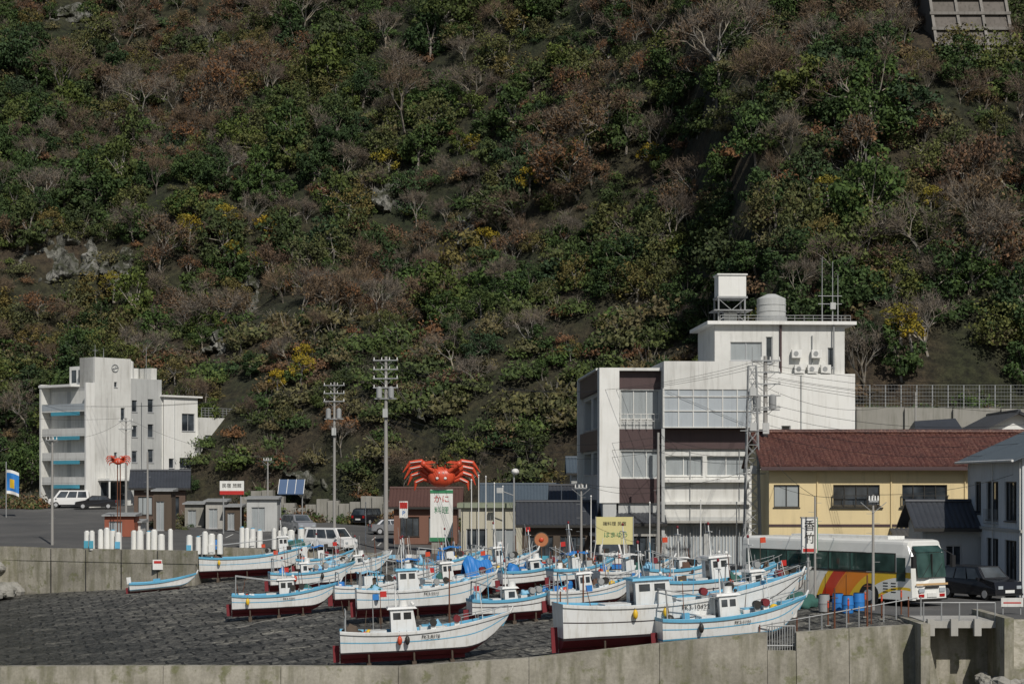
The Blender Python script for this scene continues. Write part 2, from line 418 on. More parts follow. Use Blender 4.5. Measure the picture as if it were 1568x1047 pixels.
def rockpile(name,cx,cy,cz,rx,ry,n,size,seed):
    rnd=random.Random(seed); b=Bld(name)
    for i in range(n):
        x=cx+rnd.uniform(-rx,rx);y=cy+rnd.uniform(-ry,ry);s=size*rnd.uniform(.5,1.3)
        sd=rnd.random()*99
        b.ell((x,y,cz+rnd.uniform(-.2,.5)*size),(s,s*rnd.uniform(.6,1),s*rnd.uniform(.5,.8)),CONC,9,6,lambda d:1+.45*noise.noise((d[0]*1.4+sd,d[1]*1.4,d[2]*1.4)))
    o=b.build()
    for p in o.data.polygons: p.use_smooth=False
rockpile('shore_rocks',wx(1560,84),84.5,-2.6,1.3,1.2,60,.35,3)
rockpile('shore_rocks',-43.5,162,-3.0,3,3,140,.6,4)
rockpile('shore_rocks',-44.5,165,-1.2,2.2,2.5,100,.55,5)
rockpile('shore_rocks',wx(1070,85),85.2,-4.1,2.5,.6,50,.22,6)
b=Bld('channel_bank'); b.prism([(xb+.4,84,-5),(60,84,-5),(60,90,-5),(xb+.4,90,-5)],[(xb+.4,84,-1.9),(60,84,-1.9),(60,87,-.02),(xb+.4,87,-.02)],SEAW); b.build()

# ------------------------------------------------------------------ harbour building
def railing(b,p0,p1,h,mat,n=None,r=.025,mid=2):
    p0=Vector(p0);p1=Vector(p1);L=(p1-p0).length;n=n or max(2,int(L/1.2))
    for i in range(n+1):
        p=p0.lerp(p1,i/n); b.cyl(p,p+Vector((0,0,h)),r,r,mat,5)
    for k in range(mid+1):
        z=Vector((0,0,h*(1-k/(mid+1)))); b.cyl(p0+z,p1+z,r,r,mat,5)
b=Bld('harbour_office_building',(6.15,140,0),3,True)
b.part('column_frame'); b.box(0,1.4,0,1.6,4.5,14.0,WHITE2); b.box(-.05,.7,17,18,0,14,WHITE); b.box(.25,1.2,.1,1.2,0,4.5,GREYW)
b.part('side_wall')
b.box(.35,.6,1.6,17,0,4.5,GREYW); b.box(.35,.62,1.6,17,4.5,6.2,GREYW)
b.wall((.36,17,6.2),(0,-1,0),15.4,6.3,[(1,6.8,.3,1.9,3,CURT),(8.5,14.5,.3,1.9,3,CURT),(1,6.8,3.7,6,3,CURT),(8.5,14.5,3.7,6,3,CURT)],GREYW,nrm=(-1,0,0),depth=.6)
b.box(.1,.6,1.603,16.99,8.3,9.7,BROWN); b.box(.1,.6,1.603,16.99,12.5,13.9,BROWN); b.box(-.1,.6,1.61,16.98,13.9,14.05,WHITE)
b.part('recessed_bay')
b.box(1.4,4.4,.5,1,12.5,13.8,BROWN)
b.wall((1.4,.5,9.7),(1,0,0),3,2.8,[(.15,2.9,.7,2.75,3,CURT)],GREYW,nrm=(0,-1,0),fr=WHITE)
b.box(1.4,4.4,.4,1,8.3,9.7,BROWN)
b.wall((1.4,.5,6.2),(1,0,0),3,2.1,[(.15,2.9,.05,1.95,3,CURT)],GREYW,nrm=(0,-1,0),fr=WHITE)
b.box(1.4,4.4,.4,1,4.5,6.2,BROWN)
b.box(1.4,4.4,.6,1,0,4.5,GREYW); b.box(1.6,4.2,.55,.59,0,2.6,GLASS)
b.box(1.4,4.4,0.002,.5,13.8,14.0,WHITE)
railing(b,(1.5,.2,9.75),(4.4,.2,9.75),1.0,WHITE,6,.03,1)
b.part('front_bay')
b.box(4.4,10.6,-1.2,6,12.5,14.4,WHITE)
b.box(4.4,10.6,-1.15,.6,9.75,12.5,PANEL)
for i in range(7): x=4.4+6.2*i/6; b.box(x-.04,x+.04,-1.2,-1.155,9.75,12.5,WHITE)
for z in (9.75,10.9,11.9,12.42): b.box(4.35,10.65,-1.22,-1.157,z,z+.07,WHITE)
for i in range(3): y=-1.2+1.7*i/2; b.box(4.32,4.39,y,y+.08,9.75,12.5,WHITE)
b.box(4.4,10.6,-.2,6,8.3,9.7,BROWN)
b.wall((4.4,0,4.5),(1,0,0),6.2,3.8,[(.25,2.9,1.9,3.3,2,CURT),(3.2,6.0,1.9,3.3,2,CURT)],WHITE,nrm=(0,-1,0),depth=.3,fr=WHITE2)
b.box(4.3,10.7,-.5,-.003,5.95,6.15,WHITE)
b.box(4.3,10.7,-.35,-.003,4.4,4.6,WHITE)
b.box(4.4,10.6,.003,6,3.5,4.4,WHITE)
b.part('ground_floor_shutters')
b.wall((4.4,.0,0),(1,0,0),6.2,3.5,[(.3,3.0,0.05,2.9,4,PANEL),(3.3,5.9,.05,2.9,4,PANEL)],GREYW,nrm=(0,-1,0),depth=.2)
for i in range(24):
    x=4.75+i*.235
    if abs(x-7.5)>.25: b.box(x,x+.05,.12,.15,.1,2.8,WHITE)
b.box(4.3,10.7,-.8,-.003,3.1,3.25,CONCL)
b.part('core'); b.box(1.0,10.55,1.05,18,0,13.7,GREYW)
b.box(10.3,10.597,.01,1.04,0,14.3,WHITE)
b.box(4.2,4.42,-1.5,-1.25,0,9.7,GREYW)
b.part('downpipes_and_cables')
for x in (6.4,9.9): b.cyl((x,-.07,0),(x,-.07,8.2),.04,.04,STEEL,6)
b.cyl((4.6,-1.27,12.3),(10.4,-1.27,9.9),.012,.012,DARKF,4)
b.part('rear_tower')
b.wall((10.6,9,0),(1,0,0),9.6,14.1,[(4.0,4.7,8.6,10.2,1),(1.7,2.4,11.2,12.2,1)],WHITE2,nrm=(0,-1,0))
b.box(10.6,20.2,9.2,19,0,14.09,WHITE2); b.box(20.2,20.201,9,9.2,0,14,WHITE2)
b.wall((9.6,9.4,14.1),(1,0,0),9.9,3.7,[(1.2,3.6,1.0,2.4,2,CURT),(3.9,4.4,.8,2.8,1),(8.6,9.1,.5,2.0,1)],WHITE,nrm=(0,-1,0))
b.box(9.6,19.5,9.6,18,14.1,17.79,WHITE); b.box(9.602,9.62,9.4,9.6,14.1,17.8,WHITE);b.box(19.48,19.499,9.4,9.6,14.1,17.8,WHITE)
b.box(9.0,20.3,8.9,18.4,17.8,18.05,WHITE2)
b.box(9.3,10.6,9.0,9.399,13.4,14.05,WHITE)
b.cyl((14.6,9.3,14.2),(14.6,9.3,17.8),.09,.09,BROWN,8); b.cyl((17,9.3,14.2),(17,9.3,17),.05,.05,STEEL,6)
b.cyl((16.1,8.93,9),(16.1,8.93,14),.05,.05,GREYW,6); b.cyl((12.2,8.93,9),(12.2,8.93,14),.05,.05,GREYW,6)
for x,z in ((15.6,14.15),(16.6,14.15),(17.6,14.15),(15.4,15.3),(16.9,15.3)):
    b.box(x,x+.75,8.9,9.25,z,z+.62,WHITE2); b.cyl((x+.3,8.88,z+.31),(x+.3,8.89,z+.31),.19,.19,STEEL,12)
railing(b,(10,9.2,18.05),(19.9,9.2,18.05),.45,STEEL,14,.02,1)
b.part('water_tank')
b.box(10.0,12.1,10,12,20.0,21.6,WHITE2); b.box(9.9,12.2,9.9,12.1,21.6,21.7,WHITE2); b.box(9.9,12.2,9.9,12.1,19.85,19.997,STEEL)
for x in (10,12): 
    for y in (10,12): b.cyl((x,y,18.05),(x,y,19.9),.07,.07,STEEL,6)
b.cyl((10,10,18.1),(12,10,19.8),.03,.03,STEEL,5); b.cyl((12,10,18.1),(10,10,19.8),.03,.03,STEEL,5)
b.box(9.6,12.5,9.5,12.3,18.9,18.96,STEEL); b.box(10.5,11.5,10.5,11.5,18.05,18.8,GREYW)
b.cyl((14.2,11,18.05),(14.2,11,18.5),1.2,1.2,STEEL,20); b.cyl((14.2,11,18.5),(14.2,11,19.9),1.1,1.1,GREYW,22); b.cyl((14.2,11,19.9),(14.2,11,20.25),1.1,.35,GREYW,22)
for z in (18.9,19.4): b.cyl((14.2,11,z),(14.2,11,z+.06),1.14,1.14,GREYW,22)
b.part('antenna_mast')
for x,h in ((17.8,4.9),(18.6,4.6),(19.0,3.6)):
    b.cyl((x,9.5,18),(x,9.5,18+h),.05,.02,STEEL,6)
b.cyl((17.5,9.5,20),(19.3,9.5,20),.03,.03,STEEL,5); b.cyl((17.5,9.5,19.4),(19.3,9.5,19.4),.03,.03,STEEL,5)
b.box(18.4,18.8,9.3,9.5,19,19.5,GREYW)
b.cyl((18.6,9.1,6),(18.6,9.1,18),.06,.06,STEEL,6)
b.build()
# ------------------------------------------------------------------ tile roofs
def tile_roof(b,x0,x1,y0,z0,y1,z1,mat,pitch=.3,amp=.045,th=.1):
    n=int((x1-x0)/pitch*4); V=[];Fc=[]
    L=5
    for i in range(n+1):
        x=x0+(x1-x0)*i/n; a=amp*(abs(math.sin(math.pi*(x-x0)/pitch)))
        for j in range(L+1):
            t=j/L; V.append((x,y0+(y1-y0)*t,z0+(z1-z0)*t+a))
    for i in range(n):
        for j in range(L):
            q=i*(L+1)+j; Fc.append((q,q+L+1,q+L+2,q+1))
    b.add(V,Fc,mat)
    b.prism([(x0,y0,z0-th),(x1,y0,z0-th),(x1,y1,z1-th),(x0,y1,z1-th)],[(x0,y0,z0-.005),(x1,y0,z0-.005),(x1,y1,z1-.005),(x0,y1,z1-.005)],mat)
def gable_house(name,loc,yaw,W,D,H,R,wallm,roofm,ops_front,ops_left=(),over=.5,ridge='x',fr=None):
    b=Bld(name,loc,yaw,True)
    b.part('walls')
    b.wall((0,0,0),(1,0,0),W,H,list(ops_front),wallm,nrm=(0,-1,0),fr=fr)
    b.wall((0,D,0),(0,-1,0),D,H,list(ops_left),wallm,nrm=(-1,0,0),fr=fr)
    b.wall((W,0,0),(0,1,0),D,H,[],wallm,nrm=(1,0,0)); b.wall((W,D,0),(-1,0,0),W,H,[],wallm,nrm=(0,1,0))
    if ridge=='x':
        for x in (0,W): b.add([(x,0,H),(x,D,H),(x,D/2,H+R)],[(0,1,2)],wallm)
        b.part('roof'); k=R/(D/2)
        tile_roof(b,-over,W+over,-over,H-over*k+.12,D/2,H+R+.12,roofm); tile_roof(b,-over,W+over,D+over,H-over*k+.12,D/2,H+R+.12,roofm)
        b.cyl((-over,D/2,H+R+.17),(W+over,D/2,H+R+.17),.13,.13,roofm,8)
        b.box(-over,W+over,-over-.06,-over-.003,H-over*k-.08,H-over*k+.1,DARKF)
    else:
        for y in (0,D): b.add([(0,y,H),(W,y,H),(W/2,y,H+R)],[(0,1,2)],wallm)
        b.part('roof'); k=R/(W/2)
        for sx,x0,x1 in ((1,-over,W/2),(-1,W+over,W/2)):
            zz=H-over*k+.1
            b.prism([(x0,-over,zz-.12),(x1,-over,H+R-.02),(x1,D+over,H+R-.02),(x0,D+over,zz-.12)],[(x0,-over,zz),(x1,-over,H+R+.12),(x1,D+over,H+R+.12),(x0,D+over,zz)],roofm)
            nn=int((D+2*over)/.35)
            for i in range(nn+1):
                y=-over+i*.35; b.cyl((x0,y,zz+.01),(x1,y,H+R+.13),.035,.035,roofm,4,False)
            b.cyl((x0-sx*.06,-over,zz-.06),(x0-sx*.06,D+over,zz-.06),.07,.07,WHITE,6)
        b.cyl((W/2,-over,H+R+.15),(W/2,D+over,H+R+.15),.12,.12,roofm,8)
    return b
b=Bld('yellow_guest_house',(16.0,124,0),0,True)
b.part('walls')
ops=[(.3,1.9,4.4,5.8,2,CURT),(4.0,6.9,4.5,5.8,4),(8.3,11.1,4.5,5.8,4),(13.2,15.4,4.5,5.8,3),(.5,3.2,.6,2.2,3),(8.3,11,.9,2.2,4,CURT)]
b.wall((0,0,0),(1,0,0),17.5,6.9,ops,YEL,nrm=(0,-1,0),fr=DARKF)
b.box(0,17.5,.3,9,0,6.79,YEL); b.box(-.002,.01,0,.3,0,6.79,YEL)
for x in (3.0,7.6,12.2,16.5): b.cyl((x,-.06,0),(x,-.06,6.6),.045,.045,YEL,6)
b.box(0,17.5,-.05,-.003,3.2,3.35,BROWN)
b.box(3.8,7.1,-.12,-.003,4.32,4.4,DARKF); b.box(8.1,11.3,-.12,-.003,4.32,4.4,DARKF)
for x0_ in (3.9,8.2):
    for k in range(5): b.box(x0_+k*.72,x0_+k*.72+.04,-.12,-.08,4.4,5.1,DARKF)
    b.box(x0_,x0_+3.0,-.12,-.08,5.1,5.15,DARKF)
b.box(5.0,5.8,-.45,-.003,.3,.95,WHITE2); b.box(12.3,13.0,-.45,-.003,3.6,4.2,WHITE2)
b.part('roof'); tile_roof(b,-.6,17.9,-.7,6.95,4.5,9.1,REDT,.32,.06); tile_roof(b,-.6,17.9,9.7,6.95,4.5,9.1,REDT,.32,.06)
b.cyl((-.6,4.5,9.2),(17.9,4.5,9.2),.17,.17,REDT,8); b.box(-.6,17.9,-.82,-.703,6.7,6.92,BROWN)
b.add([(-.3,0,6.9),(-.3,9,6.9),(-.3,4.5,9.0)],[(0,1,2)],YEL); b.add([(17.5,0,6.9),(17.5,9,6.9),(17.5,4.5,9.0)],[(0,1,2)],YEL)
b.part('pent_roof'); tile_roof(b,7.5,12.5,-1.5,2.6,0-.01,3.1,ROOFD,.3,.04)
b.build()
GREYB=paint('blue_grey_render',(.62,.64,.65),.85,.35)
b=gable_house('grey_house',(26.4,103,0),0,9,12,7.3,2.0,GREYB,ROOFB,[(1,3,4.2,5.7,2)],[(1.4,2.9,4.2,6.0,2),(4.2,6.9,3.9,6.0,3),(8.3,10.8,3.9,6.0,3),(1.4,2.9,1.0,2.9,2),(4.2,6.9,.9,2.9,3),(8.3,10.8,.4,2.9,3)],ridge='y',over=.6,fr=DARKF)
b.part('trim'); b.box(-.12,-.003,-.1,12.1,3.35,3.5,CONCL)
for yy in (.1,6.0,11.7): b.cyl((-.1,yy,0),(-.1,yy,7.0),.04,.04,WHITE,6)
b.box(-.12,-.07,5.0,8.0,3.65,3.72,STEEL)
for yy in np.linspace(5.0,8.0,11): b.cyl((-.1,yy,3.7),(-.1,yy,4.5),.015,.015,STEEL,4)
b.build()
b=gable_house('storehouse',(23.2,112.5,0),0,3.3,4,3.6,1.1,GREYW,ROOFD,[(1.3,2.2,1.0,2.4,2)],over=.6); b.build()
b=gable_house('hillside_house',(32.3,140,0),0,6.4,8,9.2,1.6,WHITE2,ROOFD,[(1.6,4.8,8.1,8.9,3)],ridge='y',over=.7)
b.part('wing'); b.box(-3,-.01,2,8,0,9.0,GREYW); b.prism([(-3.6,1.2,8.7),(0,1.2,9.0),(0,8,9.0),(-3.6,8,8.7)],[(-3.6,1.2,9.0),(0,1.2,9.2),(-.01,5,10.6),(-3.0,5,10.4)],ROOFD)
b.build()
b=Bld('retaining_wall'); 
for i in range(10):
    x=20.5+i*4; b.box(x+.02,x+3.98,165,171,0,12.2-.03*i,CONC); b.box(x,x+.35,164.7,164.997,0,12.0,CONC)
b.build()
b=Bld('mesh_fence')
for i in range(31):
    x=20.6+i*1.3; b.cyl((x,165.3,12),(x,165.3,14),.05,.05,STEEL,5)
for z in np.arange(12.2,14.05,.3): b.cyl((20.6,165.3,z),(59,165.3,z),.013,.013,STEEL,4,False)
for i in range(150):
    x=20.6+i*.26; b.cyl((x,165.32,12),(x,165.32,14),.01,.01,STEEL,3,False)
b.build()
# ------------------------------------------------------------------ seaside hotel (left)
b=Bld('seaside_hotel',(wx(145,216),216,3.1),50,True)
b.part('main_walls')
def slits(x,zs,w=.8,h=1.2,m=1): return [(x,x+w,z,z+h,m) for z in zs]
b.wall((0,0,0),(1,0,0),6,16.4,slits(4.3,[1.6,9.6],.7,1.4)+slits(3.2,[13.2,5.5],.5,.6),WHITE,nrm=(0,-1,0))
b.box(0,6,.3,2.6,13,16.4,WHITE); b.box(0.003,6,.3,8,0,13.2,WHITE); b.wall((0,2.6,13.2),(0,-1,0),2.6,3.2,[],WHITE,nrm=(-1,0,0))
b.wall((6.01,.35,0),(1,0,0),5.6,14.3,slits(.5,[2.2,5,7.8,10.6],.9,1.3,1)+slits(3.2,[2.2,5,7.8,10.6],1.0,1.5,1),GREYW,nrm=(0,-1,0))
b.box(6.01,11.6,.6,8,0,14.28,GREYW); b.box(11.59,11.612,.35,.6,0,14.3,GREYW)
b.wall((11.61,0,0),(1,0,0),6.0,12.4,slits(.9,[1.5,4.4],.9,1.1,1)+[(3.2,5.5,8.6,10.6,2),(2.8,5.2,4.4,5.6,2),(2.8,5.2,1.5,2.8,2)],WHITE2,nrm=(0,-1,0))
b.box(11.61,17.6,.3,8,0,12.38,WHITE2); b.box(11.3,18.2,-.3,8,12.4,12.6,WHITE2); 
b.wall((17.61,-.4,0),(1,0,0),7,10.2,[(1,2.6,1.4,2.6,2),(3.6,5.6,1.4,2.6,2),(1,2.6,4.4,5.6,2),(3.6,5.6,4.4,5.8,3,CURT),(1,5.6,7,8.2,6,CURT)],WHITE,nrm=(0,-1,0))
b.box(17.61,24.6,-.1,8,0,10.18,WHITE); b.wall((24.61,-.4,0),(0,1,0),8,10.2,[],WHITE,nrm=(1,0,0)); b.wall((17.605,8,0),(0,-1,0),8.4,10.2,[],WHITE,nrm=(-1,0,0))
railing(b,(18,-.3,10.2),(24.5,-.3,10.2),1.1,STEEL,10,.03,3)
for x in (2.0,7.9,13.5): b.cyl((x,-.02,0),(x,-.02,12),.06,.06,GREYW,6)
b.part('emblem')
for k in range(12):
    a0=k*.5;a1=a0+.5
    b.cyl((3.3+.55*math.cos(a0),-.03,15.3+.4*math.sin(a0)),(3.3+.55*math.cos(a1),-.03,15.3+.4*math.sin(a1)),.06,.06,STEEL,6)
b.cyl((2.8,-.03,15.2),(3.9,-.03,15.4),.06,.06,STEEL,6); b.cyl((3.1,-.03,15.0),(3.5,-.03,15.65),.06,.06,STEEL,6)
b.part('balconies')
fl=2.65
for k in range(5):
    z=k*fl
    if k>0:
        b.box(-1.3,-.003,.4,8,z-.1,z+.08,WHITE)
        b.box(-1.32,-1.25,.4,8,z+.08,z+.75,WHITE if k!=4 else PANEL)
        b.box(-1.36,-1.325,1.2,6.2,z-.5,z-.12,TEAL)
    b.wall((0,8,z),(0,-1,0),7.6,fl,[(.4,3.2,.15,2.2,3),(3.9,7.1,.15,2.2,3)],GREYW,nrm=(-1,0,0),depth=.2)
b.wall((0,.4,0),(0,-1,0),.4,13.3,[],WHITE,nrm=(-1,0,0))
b.box(-1.4,.2,7.9,8.2,0,13.6,WHITE); b.box(-1.4,0-.003,0,.25,0,13.6,WHITE2)
b.box(-1.5,6,2.6,8.3,13.25,13.5,WHITE2)
b.part('rooftop')
b.box(1.5,5,3.2,6,13.5,15.6,WHITE2); b.box(1.47,1.497,3.6,4.4,13.8,15.2,GLASS); b.box(1.47,1.497,4.8,5.6,13.8,15.2,GLASS)
b.cyl((7.3,2,14.3),(7.3,2,16.2),.8,.8,WHITE2,16); b.cyl((7.3,2,16.2),(7.3,2,16.5),.8,.2,WHITE2,16)
b.cyl((9.6,3,14.3),(9.6,3,15.6),.5,.5,WHITE,14); b.box(10.4,11.4,1,3,14.3,15.6,WHITE)
for x,h in ((1.2,2.4),(2.6,1.8),(9.8,2.6)): b.cyl((x,1.2,14.3 if x>6 else 16.4),(x,1.2,16.4+h*.6),.04,.02,STEEL,5)
b.cyl((.8,1.2,17.2),(1.6,1.2,17.2),.03,.03,STEEL,4)
b.part('entrance'); b.box(.5,5.5,-2,-.003,3.0,3.25,WHITE2); b.cyl((.7,-1.8,0),(.7,-1.8,3),.12,.12,WHITE2,8); b.cyl((5.3,-1.8,0),(5.3,-1.8,3),.12,.12,WHITE2,8); b.box(1,5,-.06,-.01,.05,2.8,GLASS)
r_=b.build(); r_.scale=(.83,1,1)
x,y=wx(205,196),196
TIMB=paint('brown_timber',(.12,.08,.06),.8,.3)
b=gable_house('wooden_house',(x,y,G(x,y)),8,5,5,3.4,1.4,TIMB,ROOFD,[(.4,1.8,.6,2.4,3,CURT),(2.6,4.4,.3,2.4,3)],fr=DARKF); b.build()
def px_house(name,u0,u1,d,vr,wallm,roofm,ops,roofR=1.2,D=5,yaw=0,ridge='x'):
    x0=wx(u0,d);x1=wx(u1,d);g=G(x0,d);h=wz(vr,d)-g
    return gable_house(name,(x0,d,g),yaw,x1-x0,D,h,roofR,wallm,roofm,[(a*(x1-x0),bb*(x1-x0),c*h,dd*h,m,*r) for a,bb,c,dd,m,*r in ops],over=.5,ridge=ridge,fr=DARKF)
px_house('restaurant_house',603,700,172,773,paint('brown_wall',(.2,.1,.07),.8,.3),paint('brown_roof',(.10,.05,.04),.6,.3),[(.1,.4,.2,.7,3),(.55,.9,.05,.7,3,CURT)],1.3).build()
px_house('tiled_house',742,850,188,768,GREYW,ROOFB,[(.1,.4,.4,.8,3),(.55,.9,.4,.8,3)],1.5).build()
px_house('tiled_house',850,905,165,768,WHITE,ROOFD,[(.2,.8,.5,.8,3)],1.2).build()
px_house('tiled_house',875,930,186,722,GREYW,ROOFB,[(.2,.8,.5,.8,3)],1.2).build()
b=Bld('flat_roof_shop',(wx(706,152),152,0),0,True); w=wx(846,152)-wx(706,152)
b.part('walls'); b.wall((0,0,0),(1,0,0),w,4.0,[(.4,2,.8,2.4,2),(2.6,4.2,.1,2.4,2,CURT),(4.9,6.3,.8,2.4,2)],paint('beige_render',(.5,.47,.37),.8,.3),nrm=(0,-1,0)); b.box(0,w,.3,7,0,3.99,MATS['beige_render'])
b.part('roof'); b.box(-.3,w+.3,-.3,7,4.0,4.35,paint('green_fascia',(.25,.28,.2),.6,.3)); b.build()
b=px_house('net_shed',800,905,141,800,WOOD,ROOFD,[(.08,.45,.02,.7,3),(.55,.92,.02,.7,3)],1.3,5); b.part('annex'); b.box(4.9,7.2,-.5,3,0,2.2,WOOD); b.prism([(4.7,-1,2.2),(7.6,-1,2.0),(7.6,3,2.0),(4.7,3,2.2)],[(4.7,-1,2.35),(7.6,-1,2.15),(7.6,3,2.6),(4.7,3,2.8)],ROOFD); b.build()
px_house('equipment_shed',955,1010,139,800,CONCL,ROOFD,[(.1,.9,.02,.7,3)],.6,4).build()
def shed(u0,u1,d,vt,m,name='storage_shed',D=2.5):
    x0=wx(u0,d);x1=wx(u1,d);g=G(x0,d);h=wz(vt,d)-g
    b=Bld(name,(x0,d,g),0,True); b.part('walls'); b.wall((0,0,0),(1,0,0),x1-x0,h,[((x1-x0)*.15,(x1-x0)*.6,.05,h*.75,2,CURT)],m,nrm=(0,-1,0)); b.box(0,x1-x0,.3,D,0,h-.01,m)
    b.part('roof'); b.prism([(-.2,-.3,h),(x1-x0+.2,-.3,h),(x1-x0+.2,D+.2,h),(-.2,D+.2,h)],[(-.2,-.3,h+.12),(x1-x0+.2,-.3,h+.12),(x1-x0+.2,D+.2,h+.3),(-.2,D+.2,h+.3)],STEEL); b.build()
shed(378,424,186,764,GREYW); shed(315,345,188,768,CONCL); shed(283,312,190,772,CONC); shed(345,368,187,776,WOOD); shed(235,262,184,752,WOOD)
shed(160,205,176,790,paint('red_brown_sheet',(.3,.09,.05),.7,.3)); shed(180,215,178,800,WHITE)
b=Bld('stone_retaining_wall')
for i in range(34):
    x=-28+i*1.15; yy=205-.25*i; h=2.2+1.6*noise.noise((i*.3,0,0)); b.box(x,x+1.12,yy,yy+2,1,G(x,yy)+h,CONC)
b.build()
x=wx(425,192); b=Bld('solar_panel_rack',(x,192,G(x,192)),0)
b.prism([(0,0,3.2),(2.5,0,3.2),(2.5,1.6,4.6),(0,1.6,4.6)],[(0,-.04,3.27),(2.5,-.04,3.27),(2.5,1.56,4.67),(0,1.56,4.67)],paint('solar_blue',(.1,.15,.25),.2,.05,streak=False))
for k in range(4): b.prism([(k*.82,-.06,3.28),(k*.82+.05,-.06,3.28),(k*.82+.05,1.54,4.68),(k*.82,1.54,4.68)],[(k*.82,-.08,3.30),(k*.82+.05,-.08,3.30),(k*.82+.05,1.52,4.70),(k*.82,1.52,4.70)],WHITE2)
for xx in (.2,2.3): b.cyl((xx,.8,0),(xx,.8,3.8),.06,.06,STEEL,6)
b.build()
# ------------------------------------------------------------------ crab signs
def crab(name,u,v,d,Wd,post=True,seed=0):
    x=wx(u,d);z=wz(v,d);g=gz(x,d); s=Wd/5.6
    b=Bld(name,(x,d,g),0,True); zz=z-g
    b.o=Vector((0,0,zz)); S=lambda *a:tuple(q*s for q in a)
    b.part('shell'); b.ell((0,0,0),S(.95,.55,.75),ORANGE,20,12,lambda q:1+.06*noise.noise((q[0]*4,q[1]*4,q[2]*4))+(.08*abs(q[0])))
    for k in (-1,1):
        b.cyl(S(k*.25,-.3,.55),S(k*.3,-.45,.95),.05*s,.04*s,ORANGE,6); b.ell(S(k*.3,-.47,1.0),S(.09,.09,.09),DARKF,8,6)
        b.ell(S(k*.3,-.55,-.1),S(.12,.05,.1),WHITE2,8,6)
        for j in range(3): b.ell(S(k*(.15+.2*j),-.5+.06*j,.3-.12*j),S(.06,.04,.06),WHITE,6,5)
    b.part('legs')
    for k in (-1,1):
        for j in range(4):
            A=[(.75,.35),(1.5,1.15),(2.3,1.05),(2.85,.35)] if j==0 else [(.8,.1),(1.6,.75),(2.3,.6),(2.75,-.15)] if j==1 else [(.8,-.15),(1.6,.3),(2.2,.1),(2.5,-.6)] if j==2 else [(.7,-.35),(1.35,-.15),(1.9,-.4),(2.0,-1.0)]
            p=[Vector((k*a,.1+.08*j,c))*s for a,c in A]; R_=[.14,.18,.15,.03]
            for q in range(3):
                b.cyl(p[q],p[q+1],R_[q]*s,R_[q+1]*s,ORANGE,8); 
                if q: b.ell(p[q],S(R_[q],R_[q],R_[q]),ORANGE,8,6)
            b.cyl(p[1]+Vector((0,-.18*s,0)),p[2]+Vector((0,-.16*s,0)),.03*s,.03*s,WHITE,5)
    b.part('claws')
    for k in (-1,1):
        p0=Vector((k*.55,-.3,.4))*s;p1=Vector((k*1.3,-.5,.95))*s
        b.cyl(p0,p1,.17*s,.17*s,ORANGE,8); b.ell(p1,S(.24,.2,.24),ORANGE,8,6)
        b.prism([tuple(p1+Vector(q)*s) for q in ((k*.1,-.12,.15),(-k*.6,-.12,.25),(-k*.95,-.12,.1),(-k*.3,-.12,-.02))],[tuple(p1+Vector(q)*s) for q in ((k*.1,.12,.15),(-k*.6,.12,.25),(-k*.95,.12,.1),(-k*.3,.12,-.02))],ORANGE)
        b.prism([tuple(p1+Vector(q)*s) for q in ((-k*.1,-.08,-.25),(-k*.75,-.08,-.12),(-k*.3,-.08,-.03))],[tuple(p1+Vector(q)*s) for q in ((-k*.1,.08,-.25),(-k*.75,.08,-.12),(-k*.3,.08,-.03))],ORANGE)
    b.part('post'); b.o=Vector((0,0,0))
    if post:
        b.box(-.9,.9,.15,.75,1.3,zz-1.0,WHITE2); b.box(-.95,.95,.1,.8,1.0,1.297,GREENP); b.box(-.8,.8,.2,.7,0,1.0,CONC)
        b.box(-.92,.92,.12,.147,zz-1.3,zz-1.05,GREENP)
        b.text('かに',(0,.13,zz-1.8),.65,RED); b.text('料理',(0,.13,zz-2.7),.6,GREENP)
    else:
        for k in (-.3,.3): b.cyl((k*s,.3,0),(k*s,.3,zz),.05,.05,RUST,6)
    b.build()
crab('crab_sculpture_sign',676,730,160,6.1)
crab('crab_sculpture_sign',181,706,172,2.2,False)
# ------------------------------------------------------------------ poles
ends={}
def upole(key,u,vb,vt,d=None,r=.16,arms=3,trans=True,mat=POLE,aw=1.0,name='utility_pole'):
    if d is None: x,y,g=ground_hit(u,vb)
    else: x=wx(u,d);y=d;g=gz(x,y)
    H=wz(vt,y)-g
    b=Bld(name,(x,y,g),random.uniform(-12,12),False)
    b.cyl((0,0,-.3),(0,0,H),r,r*.6,mat,12)
    for k in range(arms):
        z=H-.35-k*.75; b.box(-aw,aw,-.2,-.1,z,z+.09,STEEL)
        for xx in np.linspace(-aw*.92,aw*.92,4 if k<2 else 3): b.cyl((xx,-.15,z+.09),(xx,-.15,z+.3),.05,.03,WHITE2,6)
        b.cyl((-.6,-.12,z),(0,-.05,z-.5),.02,.02,STEEL,4); b.cyl((.6,-.12,z),(0,-.05,z-.5),.02,.02,STEEL,4)
    if trans:
        z=H-3.4
        for sx in (-.55,.45): b.cyl((sx,-.1,z),(sx,-.1,z+.85),.24,.24,STEEL,12); b.cyl((sx,-.1,z+.85),(sx,-.1,z+.95),.2,.1,STEEL,12)
        b.box(-.9,.9,-.25,.1,z-.1,z-.02,STEEL)
        b.box(-.2,.2,-.35,-.16,z-1.6,z-.9,GREYW)
    for i in range(int(H/.5)-2):
        sg=1 if i%2 else -1; b.cyl((0,0,1.8+i*.45),(sg*.32,0,1.8+i*.45),.012,.012,STEEL,4)
    b.build(); ends[key]=Vector((x,y,g+H))
upole('a',512,815,585,trans=True,arms=3)
upole('b',591,842,546,r=.2,arms=4,aw=1.05)
upole('c',193,800,640,r=.13,arms=2,aw=.7,trans=False)
upole('d',80,840,668,d=166.5,r=.13,arms=1,aw=.5,trans=False)
